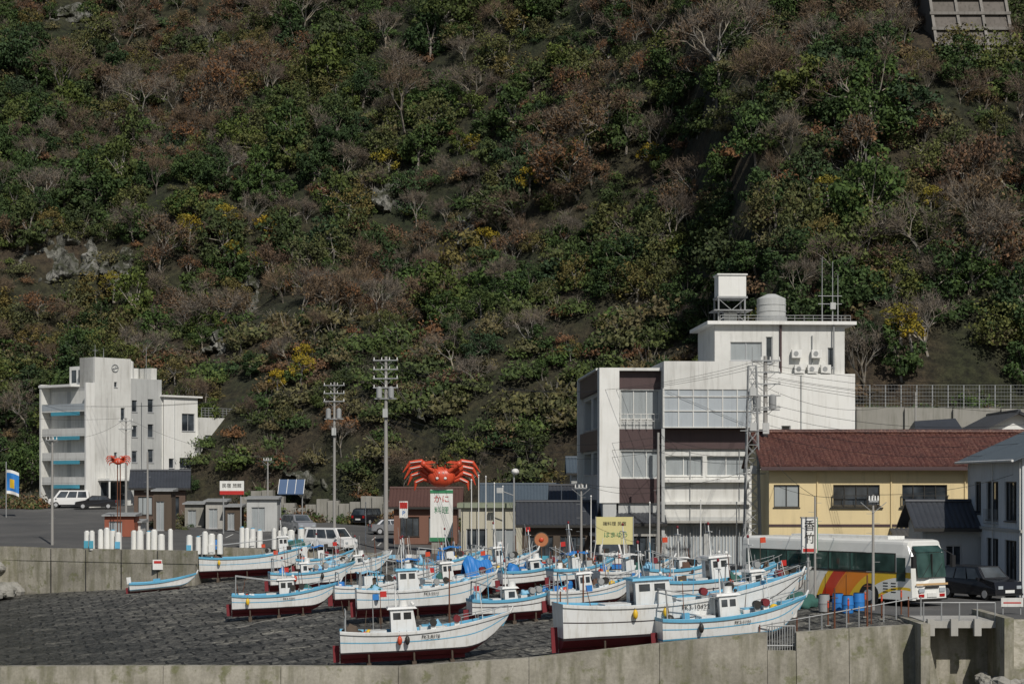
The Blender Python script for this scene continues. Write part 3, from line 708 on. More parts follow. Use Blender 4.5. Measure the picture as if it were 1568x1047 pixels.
upole('e',226,812,692,r=.12,arms=0,trans=False)
upole('f',410,800,700,r=.12,arms=1,aw=.4,trans=False)
upole('g',1008,868,662,d=136,r=.14,arms=0,trans=False)
upole('h',1172,868,545,d=128,r=.2,arms=5,aw=.95)
upole('i',890,850,740,d=132,r=.1,arms=1,aw=.4,trans=False)
upole('j',1337,960,757,d=93,r=.08,arms=1,aw=.22,trans=False)
upole('k',1248,925,760,d=98,r=.07,arms=0,trans=False)
upole('l',1402,700,600,d=160,r=.12,arms=0,trans=False)
upole('m',1100,868,720,d=150,r=.1,arms=1,aw=.5,trans=False)
b=Bld('lattice_antenna_tower',(wx(1152,126),126,0),0)
H=wz(560,126)
cs=[(-.55,-.4),(.55,-.4),(.55,.6),(-.55,.6)]
for cx_,cy_ in cs: b.cyl((cx_,cy_,0),(cx_*.45,cy_*.45,H),.06,.04,STEEL,6)
nz=16
for i in range(nz):
    z0=H*i/nz;z1=H*(i+1)/nz;k0=1-.55*i/nz;k1=1-.55*(i+1)/nz
    for j in range(4):
        a=cs[j];c=cs[(j+1)%4]
        b.cyl((a[0]*k0,a[1]*k0,z0),(c[0]*k1,c[1]*k1,z1),.022,.022,STEEL,4); b.cyl((c[0]*k0,c[1]*k0,z0),(a[0]*k1,a[1]*k1,z1),.022,.022,STEEL,4)
        b.cyl((a[0]*k1,a[1]*k1,z1),(c[0]*k1,c[1]*k1,z1),.022,.022,STEEL,4)
for z in (6.5,9.2,11.4): b.box(-.2,.2,-.55,-.42,z,z+.5,GREYW); b.cyl((-.8,-.3,z),(.9,-.3,z),.03,.03,STEEL,5)
b.cyl((0,0,H),(0,0,H+1.2),.03,.02,STEEL,5)
b.build()
def tpole(u,vb,vt,d,r=.05,name='flag_pole',mat=WHITE2):
    x=wx(u,d); g=gz(x,d); b=Bld(name,(x,d,g)); H=wz(vt,d)-g; b.cyl((0,0,0),(0,0,H),r,r*.6,mat,8); b.cyl((0,0,H),(0,0,H+.1),r*1.4,r*.5,mat,8); b.box(-.12,.12,-.12,.12,0,.06,CONC); b.build()
for u,vt in ((722,735),(733,728),(744,730),(757,740),(770,745)): tpole(u,0,vt,150)
tpole(1128,0,770,135); tpole(560,0,770,170); tpole(1073,0,765,130); tpole(905,0,760,138); tpole(995,0,770,130); tpole(860,0,745,150)
def lamp(u,vt,d):
    x=wx(u,d); g=gz(x,d); b=Bld('street_lamp',(x,d,g)); H=wz(vt,d)-g
    b.cyl((0,0,0),(0,0,H),.1,.06,STEEL,8); b.ell((.1,-.1,H+.15),(.3,.3,.25),WHITE2,12,8); b.cyl((0,0,H*.75),(-.9,0,H*.8),.04,.04,STEEL,6); b.box(-1.3,-.85,-.12,.12,H*.78,H*.84,GREYW); b.build()
lamp(787,725,150)
b=Bld('power_lines')
def wire(p,q,sag=.8,r=.014,off=(0,0,0)):
    p=Vector(p)+Vector(off);q=Vector(q)+Vector(off); n=14; last=None
    for i in range(n+1):
        t=i/n; c=p.lerp(q,t)-Vector((0,0,sag*4*t*(1-t)))
        if last is not None: b.cyl(last,c,r,r,DARKF,3,False)
        last=c
E=ends
for k,dx in enumerate((-.8,0,.8)):
    wire(E['a'],E['b'],.5,off=(dx,0,-.3)); wire(E['b'],E['h'],2.2,off=(dx,0,-.4)); wire(E['h'],(40,112,12.5),1.0,off=(dx,0,-.4-.5*k)); wire(E['a'],(wx(-30,230),230,16),1.5,off=(dx,0,-.3))
    wire(E['h']+Vector((0,0,-1.2)),(45,118,11.0),1.1,off=(dx,0,-.3*k)); wire(E['h']+Vector((0,0,-2)),(17.8,149,14.5),.3,off=(0,0,-.3*k))
for k in range(4): wire(E['h']+Vector((0,0,-3-.7*k)),(wx(1600,108),108,9.2-.5*k),.8); 
for k in range(3): wire(E['b']+Vector((0,0,-4.5-.5*k)),E['g']+Vector((0,0,-.3-.5*k)),1.5); wire(E['g']+Vector((0,0,-.3-.5*k)),E['h']+Vector((0,0,-6-.4*k)),.4)
wire(E['b']+Vector((0,0,-4.5)),E['a']+Vector((0,0,-4)),.8); wire(E['a']+Vector((0,0,-4)),E['f'],.6); wire(E['f'],E['c'],.8); wire(E['c'],E['d'],.8); wire(E['c'],(-62,225,14),.5); wire(E['i'],E['g']+Vector((0,0,-4)),.4); wire(E['d'],(wx(-60,170),170,8),.5)
wire(E['j'],E['h']+Vector((0,0,-8)),.5); wire(E['j'],(26.5,105,6.4),.3); wire(E['b']+Vector((0,0,-5)),E['i'],1.0); wire(E['i'],E['h']+Vector((0,0,-7)),.8)
wire(E['g'],E['m'],.3); wire(E['b']+Vector((0,0,-5)),(wx(676,165),165,6),.3); wire(E['h']+Vector((0,0,-6)),E['k'],.3); wire(E['h']+Vector((0,0,-2)),E['l']+Vector((0,0,-.5)),1.2)
b.build()
# ------------------------------------------------------------------ signs
b=Bld('yellow_billboard',(wx(941,134),134,0)); z0=wz(833,134);z1=wz(791,134)
b.box(-1.25,1.25,0,.1,z0,z1,SIGNY)
for k in (-1.27,1.25): b.box(k-.02,k+.04,-.03,.12,z0-.03,z1+.03,STEEL)
for k in (-1,1): b.cyl((k,.15,0),(k,.15,z1),.06,.06,STEEL,6)
b.text('磯料理 民宿',(0,-.01,(z0+z1)/2+.45),.3,DARKF); b.text('はまゆう',(.1,-.01,(z0+z1)/2-.3),.42,GREENP); b.build()
b=Bld('round_crab_sign',(wx(829,130),130,0)); z=wz(826,130)
b.cyl((0,0,z),(0,.12,z),.5,.5,WOOD,24); b.cyl((0,-.02,z),(0,-.005,z),.44,.44,paint('sign_orange',(.45,.17,.07),.6,.2),24); b.ell((0,-.06,z),(.16,.05,.14),ORANGE,8,6)
b.cyl((0,.06,0),(0,.06,z-.4),.06,.06,WOOD,6); b.build()
b=Bld('vertical_shop_sign',(wx(1239,99),99,0),8,True); z0=wz(846,99);z1=wz(793,99)
b.part('sign_box'); b.box(-.38,.38,-.1,.15,z0,z1,WHITE2); b.box(-.34,.34,-.12,-.103,z0+.05,z0+.22,RED); b.box(.383,.42,-.11,.16,z0,z1,GREENP); b.box(-.42,.42,-.12,.17,z1,z1+.06,STEEL)
b.part('pole'); b.cyl((0,.2,0),(0,.2,z1),.07,.07,STEEL,8)
b.text('香',(0,-.115,z1-.4),.58,DARKF); b.text('竹',(0,-.115,z1-1.02),.58,DARKF); b.build()
b=Bld('shop_sign_board',(wx(355,182),182,G(wx(355,182),182)),0); z0=wz(757,182)-b.M.translation.z;z1=wz(736,182)-b.M.translation.z
b.box(-1.1,1.1,0,.15,z0,z1,WHITE2); b.box(-1.1,1.1,-.02,-.003,z0,z0+.35,RED); b.text('民宿 旅館',(0,-.02,z1-.45),.42,DARKF)
for k in (-.8,.8): b.cyl((k,.2,0),(k,.2,z1),.07,.07,STEEL,6)
b.build()
b=Bld('nautical_banner',(wx(22,200),200,G(-50,200)),12); z=wz(740,200)-G(-50,200)
b.cyl((-.8,0,0),(-.8,0,z+2.2),.05,.05,STEEL,6)
V=[];f=[];cols=[]
for i in range(9):
    for j in range(9):
        a=i/8;c=j/8; V.append((-.75+1.2*a,.14*math.sin(a*5+c*3),z-1+2.4*c-.35*a*a))
for i in range(8):
    for j in range(8):
        p=i*9+j; f.append((p,p+9,p+10,p+1)); cols.append((i,j))
for fc,(i,j) in zip(f,cols): b.add([V[q] for q in fc],[(0,1,2,3)],BOATY if (2<=i<=4 and 2<=j<=4) else (WHITE2 if j in (0,7) else BLUE),True)
b.build()
b=Bld('warning_sign',(wx(242,158.5),158.4,-.5)); b.box(-.4,.4,-.04,0,-.5,.3,WHITE2); b.box(-.3,.3,-.06,-.043,.0,.2,RED); b.build()
b=Bld('restaurant_sign',(wx(618,165),165,G(wx(618,165),165))); b.box(-.35,.35,0,.15,2.6,4.0,WHITE2); b.box(-.32,.32,-.02,-.003,3.4,3.9,RED); b.cyl((0,.1,0),(0,.1,2.6),.07,.07,STEEL,6); b.text('P',(0,-.02,3.0),.5,BLUE); b.build()
b=Bld('notice_board',(wx(1550,90),90,0)); b.box(-.5,.5,0,.06,.35,.75,WHITE); b.box(-.4,.4,-.01,-.003,.5,.56,RED)
for k in (-.4,.4): b.cyl((k,.1,0),(k,.1,.8),.03,.03,STEEL,6)
b.build()
# ------------------------------------------------------------------ vehicles
def car(kind,mat,loc,yaw,name):
    if kind=='van': L,Wd,H=4.4,1.7,1.9; prof=[(0,.3),(0,1.0),(.12,1.75),(.35,1.88),(3.2,1.88),(3.75,1.1),(4.3,.95),(4.4,.55),(4.4,.3)]; gl=[(.2,1.1),(.32,1.75),(3.1,1.75),(3.6,1.1)]
    elif kind=='suv': L,Wd,H=4.5,1.8,1.7; prof=[(0,.35),(0,.95),(.3,1.6),(.6,1.7),(2.9,1.68),(3.5,1.08),(4.35,.95),(4.5,.6),(4.5,.35)]; gl=[(.25,1.05),(.6,1.58),(2.8,1.58),(3.3,1.05)]
    else: L,Wd,H=4.3,1.68,1.45; prof=[(0,.28),(0,.9),(.5,.98),(1.0,1.4),(2.5,1.45),(3.2,.95),(4.2,.78),(4.3,.5),(4.3,.28)]; gl=[(.75,.98),(1.1,1.33),(2.45,1.37),(3.0,.95)]
    b=Bld(name,loc,yaw,True)
    b.part('body')
    n=len(prof)
    def sec(y,ins):
        r=[]
        for (x,z) in prof:
            t=max(0,(z-.9))*.22
            r.append((min(max(x,ins),L-ins),(abs(y)-t if z>.95 else abs(y))*(1 if y>0 else -1),z-(ins*.5 if z>1.3 else 0)))
        return r
    rings=[sec(-Wd/2,.06),sec(-Wd/2+.08,0),sec(Wd/2-.08,0),sec(Wd/2,.06)]
    allv=[v for r in rings for v in r]; f=[]
    for a in range(3):
        for i in range(n):
            j=(i+1)%n; f.append((a*n+i,a*n+j,(a+1)*n+j,(a+1)*n+i))
    f.append(tuple(range(n-1,-1,-1))); f.append(tuple(range(3*n,4*n)))
    b.add(allv,f,mat)
    b.part('windows')
    for sy in (-1,1):
        def gp(x,z): return (x,sy*(Wd/2-max(0,z-.9)*.22+.012),z)
        nwin=3 if kind!='sedan' else 2
        x0a,x0b=gl[0][0],gl[1][0]; x1a,x1b=gl[3][0],gl[2][0]
        for k in range(nwin):
            t0=k/nwin+.02;t1=(k+1)/nwin-.02
            q=[gp(x0a+(x1a-x0a)*t0,gl[0][1]),gp(x0a+(x1a-x0a)*t1,gl[0][1]),gp(x0b+(x1b-x0b)*t1,gl[1][1]),gp(x0b+(x1b-x0b)*t0,gl[1][1])]
            b.add(q,[(0,1,2,3) if sy<0 else (3,2,1,0)],GLASS)
    for (pa,pb,dx) in ((prof[4],prof[5],.015),(prof[1],prof[2],-.015)) if kind!='sedan' else ((prof[4],prof[5],.015),(prof[2],prof[3],-.015)):
        w0=Wd/2-.14-max(0,pb[1]-.9)*.22; w1=Wd/2-.14-max(0,pa[1]-.9)*.22
        A=Vector((pa[0],0,pa[1]));Bv=Vector((pb[0],0,pb[1])); a=A.lerp(Bv,.1);c=A.lerp(Bv,.92); nn=Vector((dx,0,.012))
        a+=nn;c+=nn
        b.add([(a.x,-w1,a.z),(a.x,w1,a.z),(c.x,w0,c.z),(c.x,-w0,c.z)],[(0,1,2,3)],GLASS)
    b.part('wheels')
    for x in (.8,L-.85):
        for sy in (-1,1):
            y=sy*(Wd/2-.1); b.cyl((x,y-.1,.32),(x,y+.115,.32),.33,.33,BLACK,16); b.cyl((x,y+sy*.118-.005,.32),(x,y+sy*.118+.005,.32),.2,.2,ALU,12)
    b.part('lights')
    for sy in (-1,1):
        b.box(L-.03,L+.012,sy*.45,sy*.75,.6,.76,PANEL); b.box(-.012,.03,sy*.55,sy*.78,.7,.95,LAMPR)
    b.box(-.015,.0,-.3,.3,.5,.65,WHITE2); b.box(L,L+.015,-.3,.3,.4,.55,WHITE2); b.box(.02,L-.02,-Wd/2-.01,Wd/2+.01,.26,.36,BLACK)
    b.box(gl[2][0]+.35,gl[2][0]+.5,-Wd/2-.15,-Wd/2-.01,1.0,1.15,mat); b.box(gl[2][0]+.35,gl[2][0]+.5,Wd/2+.01,Wd/2+.15,1.0,1.15,mat)
    b.build()
def put_car(kind,mat,u,v,yaw,name='parked_car'):
    x,y,g=ground_hit(u,v); car(kind,mat,(x-2.1*math.cos(math.radians(yaw)),y-2.1*math.sin(math.radians(yaw)),g),yaw,name)
put_car('van',CARW,505,843,-35,'white_minivan')
put_car('van',CARW,108,777,185,'white_minivan'); put_car('sedan',CARB,147,779,190)
put_car('sedan',CARW,668,822,180); put_car('suv',CARB,566,803,60); put_car('sedan',CARS,600,818,15)
put_car('sedan',CARS,760,845,10); put_car('van',CARW,925,868,100,'white_minivan'); put_car('suv',CARS,455,815,-60)
put_car('suv',CARB,1497,916,-62)
put_car('van',CARW,905,860,80,'white_minivan')
# bus
def m_livery():
    m,nt,b=newmat('bus_livery'); tc=N(nt,'ShaderNodeTexCoord').outputs['Object']
    sp=N(nt,'ShaderNodeSeparateXYZ'); nt.links.new(tc,sp.inputs[0])
    dx=mathn(nt,'SUBTRACT',sp.outputs[0],11.0); dz=mathn(nt,'MULTIPLY',mathn(nt,'SUBTRACT',sp.outputs[2],-.9),1.25)
    r=mathn(nt,'SQRT',mathn(nt,'ADD',mathn(nt,'MULTIPLY',dx,dx),mathn(nt,'MULTIPLY',dz,dz)))
    f=mathn(nt,'DIVIDE',r,8)
    W_=(.8,.8,.76)
    c=ramp(nt,f,[(0,W_),(.27,(.8,.55,.05)),(.295,W_),(.37,(.8,.52,.04)),(.47,(.78,.24,.02)),(.60,(.58,.05,.02)),(.68,(.78,.5,.04)),(.72,W_)],'CONSTANT')
    gt=mathn(nt,'GREATER_THAN',sp.outputs[2],1.75)
    c=mixc(nt,gt,c,W_)
    gx_=mathn(nt,'GREATER_THAN',sp.outputs[0],11.5); c=mixc(nt,gx_,c,W_)
    n=noisen(nt,tc,.8,4); c=mixc(nt,.25,c,ramp(nt,n,[(.3,(.6,.6,.6)),(.6,(1,1,1))]),'MULTIPLY')
    nt.links.new(c,b.inputs['Base Color']); b.inputs['Roughness'].default_value=.25; return m
LIV=m_livery()
b=Bld('tour_bus',(11.95,104.2,0),-52,True)
b.part('body')
def bsec(x,ins,top=3.4,bot=.35):
    y0=ins;r=.22
    pts=[(y0,bot),(y0,top-r-.55)]
    pts+=[(y0+.05,top-r)]
    for a in (30,60): pts.append((y0+.05+r*(1-math.cos(math.radians(a))),top-r+r*math.sin(math.radians(a))))
    q=pts+[(y0+.05+r,top)]
    q2=[(2.5-y,z) for y,z in reversed(q)]
    return [(x,y,z) for y,z in q+q2]
secs=[bsec(0,.15,3.3),bsec(.12,.03,3.38),bsec(.4,0),bsec(11.0,0,3.4)]
s1=[(x+.25 if z<1.5 else (x+.12 if z<2.7 else x-.1),y,z) for x,y,z in bsec(11.35,.03,3.36)]
s2=[(x+.15 if z<1.5 else (x+.0 if z<2.7 else x-.35),y,z) for x,y,z in bsec(11.62,.2,3.28)]
secs+=[s1,s2]
n=len(secs[0]);V=[v for s in secs for v in s];f=[]
for a in range(len(secs)-1):
    for i in range(n):
        j=(i+1)%n; f.append((a*n+j,a*n+i,(a+1)*n+i,(a+1)*n+j))
f.append(tuple(range(n))); f.append(tuple((len(secs)-1)*n+i for i in range(n-1,-1,-1)))
b.add(V,f,LIV)
b.part('side_windows')
for (yy,sg) in ((-.012,-1),(2.512,1)):
    b.box(.45,10.6,min(yy,yy-sg*.01),max(yy,yy-sg*.01),1.72,2.72,DARKF)
    for k in range(7):
        x0=.5+k*1.44; b.box(x0,x0+1.38,min(yy+sg*.004,yy+sg*.012),max(yy+sg*.004,yy+sg*.012),1.78,2.66,GLASSG)
    b.box(10.65,11.2,min(yy,yy-sg*.01),max(yy,yy-sg*.01),1.3,2.5,GLASSG)
b.part('curtains')
for k in range(7):
    x0=.5+k*1.44; b.box(x0+.02,x0+.16,-.031,-.026,1.8,2.64,paint('curtain_green',(.05,.12,.1),.8,.1))
b.part('windshield')
b.add([(11.78,.22,1.5),(11.78,2.28,1.5),(11.64,2.26,2.75),(11.64,.24,2.75)],[(0,1,2,3)],GLASSG)
b.add([(11.64,.24,2.78),(11.64,2.26,2.78),(11.35,2.2,3.1),(11.35,.3,3.1)],[(0,1,2,3)],GLASSG)
b.box(11.7,11.8,1.235,1.265,1.5,2.7,DARKF)
b.cyl((11.82,.5,1.52),(11.78,1.1,2.2),.012,.012,BLACK,4); b.cyl((11.82,1.4,1.52),(11.78,2.0,2.2),.012,.012,BLACK,4)
b.part('front_details')
for y in (.3,1.8): b.box(11.76,11.80,y,y+.4,.75,.95,PANEL); b.box(11.76,11.79,y+.02,y+.38,.5,.65,LAMPR)
b.box(11.76,11.81,.9,1.6,.5,.7,WHITE2); b.box(11.7,11.82,.15,2.35,.34,.42,DARKF); b.box(11.77,11.795,.75,1.75,.95,1.05,DARKF)
b.box(11.772,11.79,.1,2.4,1.1,1.2,paint('bus_stripe_orange',(.6,.4,.2),.3,.1))
for y,s in ((-.25,-1),(2.6,1)): b.cyl((11.5,1.25+s*1.15,2.9),(11.95,y,2.6),.03,.03,BLACK,6); b.box(11.85,12.0,y-.12,y+.12,2.0,2.6,BLACK)
b.part('wheels')
for x in (2.2,8.9):
    b.cyl((x,-.02,.5),(x,2.52,.5),.62,.62,BLACK,24)
    for y,s in ((-.03,-1),(2.53,1)): b.cyl((x,y,.5),(x,y+s*.04,.5),.48,.48,BLACK,20); b.cyl((x,y+s*.04,.5),(x,y+s*.06,.5),.3,.3,ALU,16)
b.part('trim'); b.box(.3,11.3,-.015,-.004,1.68,1.71,DARKF); b.box(3,9.5,.7,1.9,3.4,3.55,WHITE2); b.box(.2,11.4,.1,2.4,.25,.36,BLACK)
for x in (3.2,4.6,6,7.4): b.box(x,x+.02,-.008,-.003,.45,1.5,DARKF)
for x in (10.3,9.8): 
    for z in (.7,.85,1.0,1.15): b.box(x,x+.3,-.01,-.003,z,z+.05,DARKF)
b.text('TSURUYA',(1.5,-.02,1.5),.4,GREENP); r_=b.build(); r_.scale=(1,1,.94)
# ------------------------------------------------------------------ boats
NETS=[paint('net_brown',(.12,.07,.05),.95,.3),paint('net_green',(.04,.12,.1),.95,.3)]
TARP2=paint('pale_blue_sheet',(.25,.5,.68),.6,.3)
def boat(u,v,Lpx,yaw=12,seed=0,cab=.34,cabs=1.0,tarp=False,small=False,name='fishing_boat',reg=None,flip=False,red=True,rimm=None,style=0):
    rnd=random.Random(seed)
    x,y,g=ground_hit(u,v); s=F/y
    L=Lpx/s/math.cos(math.radians(yaw)); 
    Bm=.235*L+.25; Hh=(.12*L+.40)*rnd.uniform(.9,1.06) if not small else .09*L+.2
    if Lpx>330: Bm*=.85
    ya=math.radians(yaw+(180 if flip else 0)); hd=Vector((math.cos(ya),math.sin(ya)))
    pitch=math.degrees(math.atan2(gz(x+hd.x*2,y+hd.y*2)-gz(x-hd.x*2,y-hd.y*2),4))*(.45 if not small else 1)
    lift=.3 if not small else .1
    b=Bld(name,(x-hd.x*L/2,y-hd.y*L/2,g+lift-math.tan(math.radians(pitch))*L/2),math.degrees(ya),True,pitch)
    ns=20
    def halfb(t): 
        k=max(0,(t-.45)/.55); a=1-k**2.3
        return max(.03,Bm/2*a*(.84+.16*min(1,t/.35)))
    def sheer(t): return Hh*(1+.12*max(0,(1-t/.3))**2+.52*max(0,(t-.35)/.65)**1.9)
    def keel(t): return 0 if t<.72 else (sheer(t)*.75)*((t-.72)/.28)**2.2
    rows=[]
    for i in range(ns+1):
        t=i/ns; bb=halfb(t);h=sheer(t);k=keel(t);X=t*L; dk=max(.2,h*.36)
        fl=lambda z:X-(h-z)*(.55*max(0,(t-.6)/.4)) 
        hh=h-k
        z=[k,k+.07*hh,max(k+.02,min(k+.24*hh,Hh*.25+k*.5)),max(k+.04,min(k+.30*hh,Hh*.31+k*.5)),k+.60*hh,h-.16,h-.15,h-.02,h,h,h-.05,h-dk,h-dk]
        w=[0,.5*bb,.84*bb,.87*bb,.93*bb,.985*bb,bb+.05,bb+.06,bb+.02,bb-.07,bb-.08,max(0,bb-.12),0]
        rows.append([(fl(zz),ww,zz) for zz,ww in zip(z,w)])
    np_=len(rows[0])
    rim=rimm or (BOATB if rnd.random()<.4 else BOATW)
    ms=[BOATR if red else BOATW,BOATR if red else BOATW,BOATK if red else BOATB,BOATW,BOATW,rim,rim,rim,BOATB if rnd.random()<.5 else BOATW,BOATB,BOATB,BOATB]
    b.part('hull')
    for sy in (-1,1):
        for j in range(np_-1):
            V=[];f=[]
            for r in rows:
                for q in (r[j],r[j+1]): V.append((q[0],q[1]*sy,q[2]))
            for i in range(ns):
                a=i*2; f.append((a,a+2,a+3,a+1) if sy<0 else (a,a+1,a+3,a+2))
            b.add(V,f,ms[j],True)
        r=rows[0]
        for j in range(8):
            m_=ms[j]; V=[(0,0,r[j][2]),(0,r[j][1]*sy,r[j][2]),(0,r[j+1][1]*sy,r[j+1][2]),(0,0,r[j+1][2])]
            b.add(V,[(0,1,2,3) if sy>0 else (3,2,1,0)],m_)
    h0=sheer(0)
    b.cyl((L-.05,0,sheer(1)-.1),(L+.12,0,sheer(1)+.2),.07,.05,BOATW,6)
    b.part('keel_gear')
    b.box(-.02,L*.72,-.05,.05,-.16,.02,BOATR)
    b.box(-.35,-.05,-.03,.03,-.1,Hh*.55,BOATR); b.cyl((-.02,0,.12),(.35,0,.14),.05,.05,RUST,6)
    for a in range(3):
        t=a*2.09; b.add([(.0,0,.12),(.04,.22*math.cos(t)-.06*math.sin(t),.12+.22*math.sin(t)+.06*math.cos(t)),(-.03,.22*math.cos(t)+.06*math.sin(t),.12+.22*math.sin(t)-.06*math.cos(t))],[(0,1,2)],RUST)
    b.part('cradle')
    if not small:
        for xx in (L*.16,L*.42,L*.64):
            b.box(xx-.1,xx+.1,-Bm*.42,Bm*.42,-lift-.25+(-.1 if xx<L*.3 else 0),-.165,WOOD)
            for sy in (-1,1): b.cyl((xx,sy*Bm*.36,-lift-.1),(xx,sy*Bm*.40,Hh*.2),.05,.05,WOOD,6)
    dkz=lambda t:sheer(t)-max(.2,sheer(t)*.36)
    if small:
        b.part('fittings')
        for t in (.25,.5,.72):
            bb=halfb(t); b.box(t*L-.1,t*L+.1,-bb+.1,bb-.1,sheer(t)-.14,sheer(t)-.08,BOATW)
        b.box(-.2,.12,-.14,.14,h0-.1,h0+.42,BOATW if seed%2 else CARB); b.box(-.15,.0,-.05,.05,.1,h0-.1,STEEL)
        b.box(.35*L,.45*L,-.3,.3,h0-.2,h0+.1,BOATB)
    else:
        b.part('cabin')
        cx0=cab*L-.065*L*cabs; cx1=cab*L+.08*L*cabs; cw=min(Bm*.30,.8)*min(1.2,cabs+.1); cz0=dkz(cab); ch=sheer(cab)+.95*min(1.25,.55+L*.06)*rnd.uniform(.85,1.1)
        ww=cx1-cx0
        if style==1:   # open steering stand under a sheet awning on posts
            for px_ in (cx0-.2,cx1+.3):
                for sy in (-1,1): b.cyl((px_,sy*cw*1.1,cz0),(px_,sy*cw*1.1,ch+.1),.03,.03,STEEL,6)
            am=rnd.choice([TARP2,BLUE,GREYW,WHITE]); V=[];f=[]
            for i in range(7):
                for j in range(5):
                    a=i/6;c=-1+j/2; V.append((cx0-.35+(ww+.8)*a,c*cw*1.25,ch+.12-.1*c*c-.06*math.sin(a*9)))
            for i in range(6):
                for j in range(4): p=i*5+j; f.append((p,p+5,p+6,p+1))
            b.add(V,f,am)
            b.box(cx0+.1,cx0+.6,-.3,.3,cz0,cz0+.95,BOATW); b.box(cx0+.6,cx1,-cw*.7,cw*.7,cz0,sheer(cab)+.25,BOATW)
        else:
            if style==2: ch-=.3
            b.prism([(cx0,-cw,cz0),(cx1+.1,-cw,cz0),(cx1+.1,cw,cz0),(cx0,cw,cz0)],[(cx0,-cw*.93,ch),(cx1-.12,-cw*.93,ch),(cx1-.12,cw*.93,ch),(cx0,cw*.93,ch)],BOATW)
            b.prism([(cx0-.15,-cw-.05,ch),(cx1+.08,-cw-.05,ch),(cx1+.08,cw+.05,ch),(cx0-.15,cw+.05,ch)],[(cx0-.1,-cw+.02,ch+.1),(cx1-.02,-cw+.02,ch+.1),(cx1-.02,cw-.02,ch+.1),(cx0-.1,cw-.02,ch+.1)],BOATW if rnd.random()<.7 else BOATB)
            hz_=ch-cz0
            yy=lambda z:cw*(1-.07*(z-cz0)/hz_)
            wins=((cx0+.1*ww,cx0+.4*ww),(cx0+.52*ww,cx0+.82*ww)) if style==0 else ((cx0+.3*ww,cx0+.78*ww),)
            for sy in (-1,1):
                za=ch-.48;zb=ch-.16
                for (xa_,xb_) in wins:
                    V=[(xa_,sy*(yy(za)+.012),za),(xb_,sy*(yy(za)+.012),za),(xb_,sy*(yy(zb)+.012),zb),(xa_,sy*(yy(zb)+.012),zb)]
                    b.add(V,[(0,1,2,3) if sy<0 else (3,2,1,0)],GLASS)
            fx=lambda z:cx1+.1-.22*(z-cz0)/hz_+.012
            for k in (-.5,.5):
                b.add([(fx(ch-.5),cw*(k-.38),ch-.5),(fx(ch-.5),cw*(k+.38),ch-.5),(fx(ch-.14),cw*(k+.36),ch-.14),(fx(ch-.14),cw*(k-.36),ch-.14)],[(0,1,2,3)],GLASS)
            b.add([(cx0-.012,-cw*.55,cz0+.1),(cx0-.012,cw*.2,cz0+.1),(cx0-.012,cw*.2,ch-.15),(cx0-.012,-cw*.55,ch-.15)],[(3,2,1,0)],GLASS)
        b.part('deck_house')
        b.box(cx1+.2,cx1+.2+L*.14,-cw*.8,cw*.8,cz0,sheer(cab+.1)+.12,BOATW); b.box(cx1+.3,cx1+.1+L*.14,-cw*.6,cw*.6,sheer(cab+.1)+.12,sheer(cab+.1)+.17,BOATB)
        b.box(cx0-L*.12,cx0-.2,-cw*.8,cw*.8,cz0,sheer(cab-.1)+.05,BOATW)
        t=.86; b.box(t*L-.35,t*L+.2,-halfb(t)*.55,halfb(t)*.55,dkz(t),sheer(t)+.02,BOATB)
        b.part('mast')
        mh=ch+rnd.uniform(.9,1.9); mx=cx0+.25*ww
        b.cyl((mx,0,cz0),(mx,0,mh),.045,.03,BOATW,8); b.cyl((mx,-.4,mh-.35),(mx,.4,mh-.35),.025,.025,BOATW,6)
        b.cyl((mx+.25,0,ch+.1),(mx,0,mh-.2),.02,.02,STEEL,5); b.ell((mx,0,mh+.05),(.07,.07,.09),BOATR,8,6)
        if rnd.random()<.5 and style!=1: b.cyl((mx+.35,0,ch+.1),(mx+.35,0,ch+.38),.22,.2,BOATW,14)
        b.cyl((cx0,-cw*.6,cz0),(cx0-.1,-cw*.6,ch+rnd.uniform(1.2,2.4)),.015,.01,STEEL,4)
        if style==0:
            for k in (-1,1): b.ell((cx1-.1,k*cw*.7,ch+.2),(.09,.09,.08),rnd.choice([WHITE2,DARKF,STEEL]),8,6)
        for k in range(rnd.choice([3,4,5,6])):
            t=rnd.choice([rnd.uniform(.03,.25),rnd.uniform(.5,.9)]); hb_=halfb(t)*.8*rnd.choice([-1,1]); hh_=rnd.uniform(.6,1.9); lean=rnd.uniform(-.3,.3)
            b.cyl((t*L,hb_,dkz(t)),(t*L+lean,hb_*.9,sheer(t)+hh_),.022,.016,rnd.choice([STEEL,WHITE2,RUST,WOOD,BOATB]),5)
            if rnd.random()<.3: b.box(t*L+lean,t*L+lean+.3,hb_*.9-.01,hb_*.9+.01,sheer(t)+hh_-.28,sheer(t)+hh_,rnd.choice([ORANGE,RED,BLUE,DARKF]))
        b.part('stern_frame')
        hb=halfb(.04)-.1; zt=h0+rnd.uniform(.7,1.3)
        for k in (-1,1): b.cyl((.25,k*hb,h0-.1),(.3,k*hb*.9,zt),.035,.035,STEEL,6)
        b.cyl((.3,-hb*.9,zt),(.3,hb*.9,zt),.035,.035,STEEL,6)
        if rnd.random()<.6: 
            for k in (-1,1): b.cyl((.3,k*hb*.9,zt),(cx0,k*cw*.8,ch-.1),.025,.025,STEEL,5)
        b.part('winch_and_gear')
        for k in range(2):
            xx=L*rnd.uniform(.52,.72); sy=-1; bb=halfb(xx/L)
            b.box(xx-.12,xx+.12,sy*(bb-.25),sy*(bb-.02),sheer(xx/L)-.1,sheer(xx/L)+.3,rnd.choice([BOATW,STEEL,BOATW])); b.cyl((xx,sy*(bb+.06),sheer(xx/L)+.3),(xx,sy*(bb-.3),sheer(xx/L)+.3),.17,.17,rnd.choice([STEEL,BOATR,DARKF]),12)
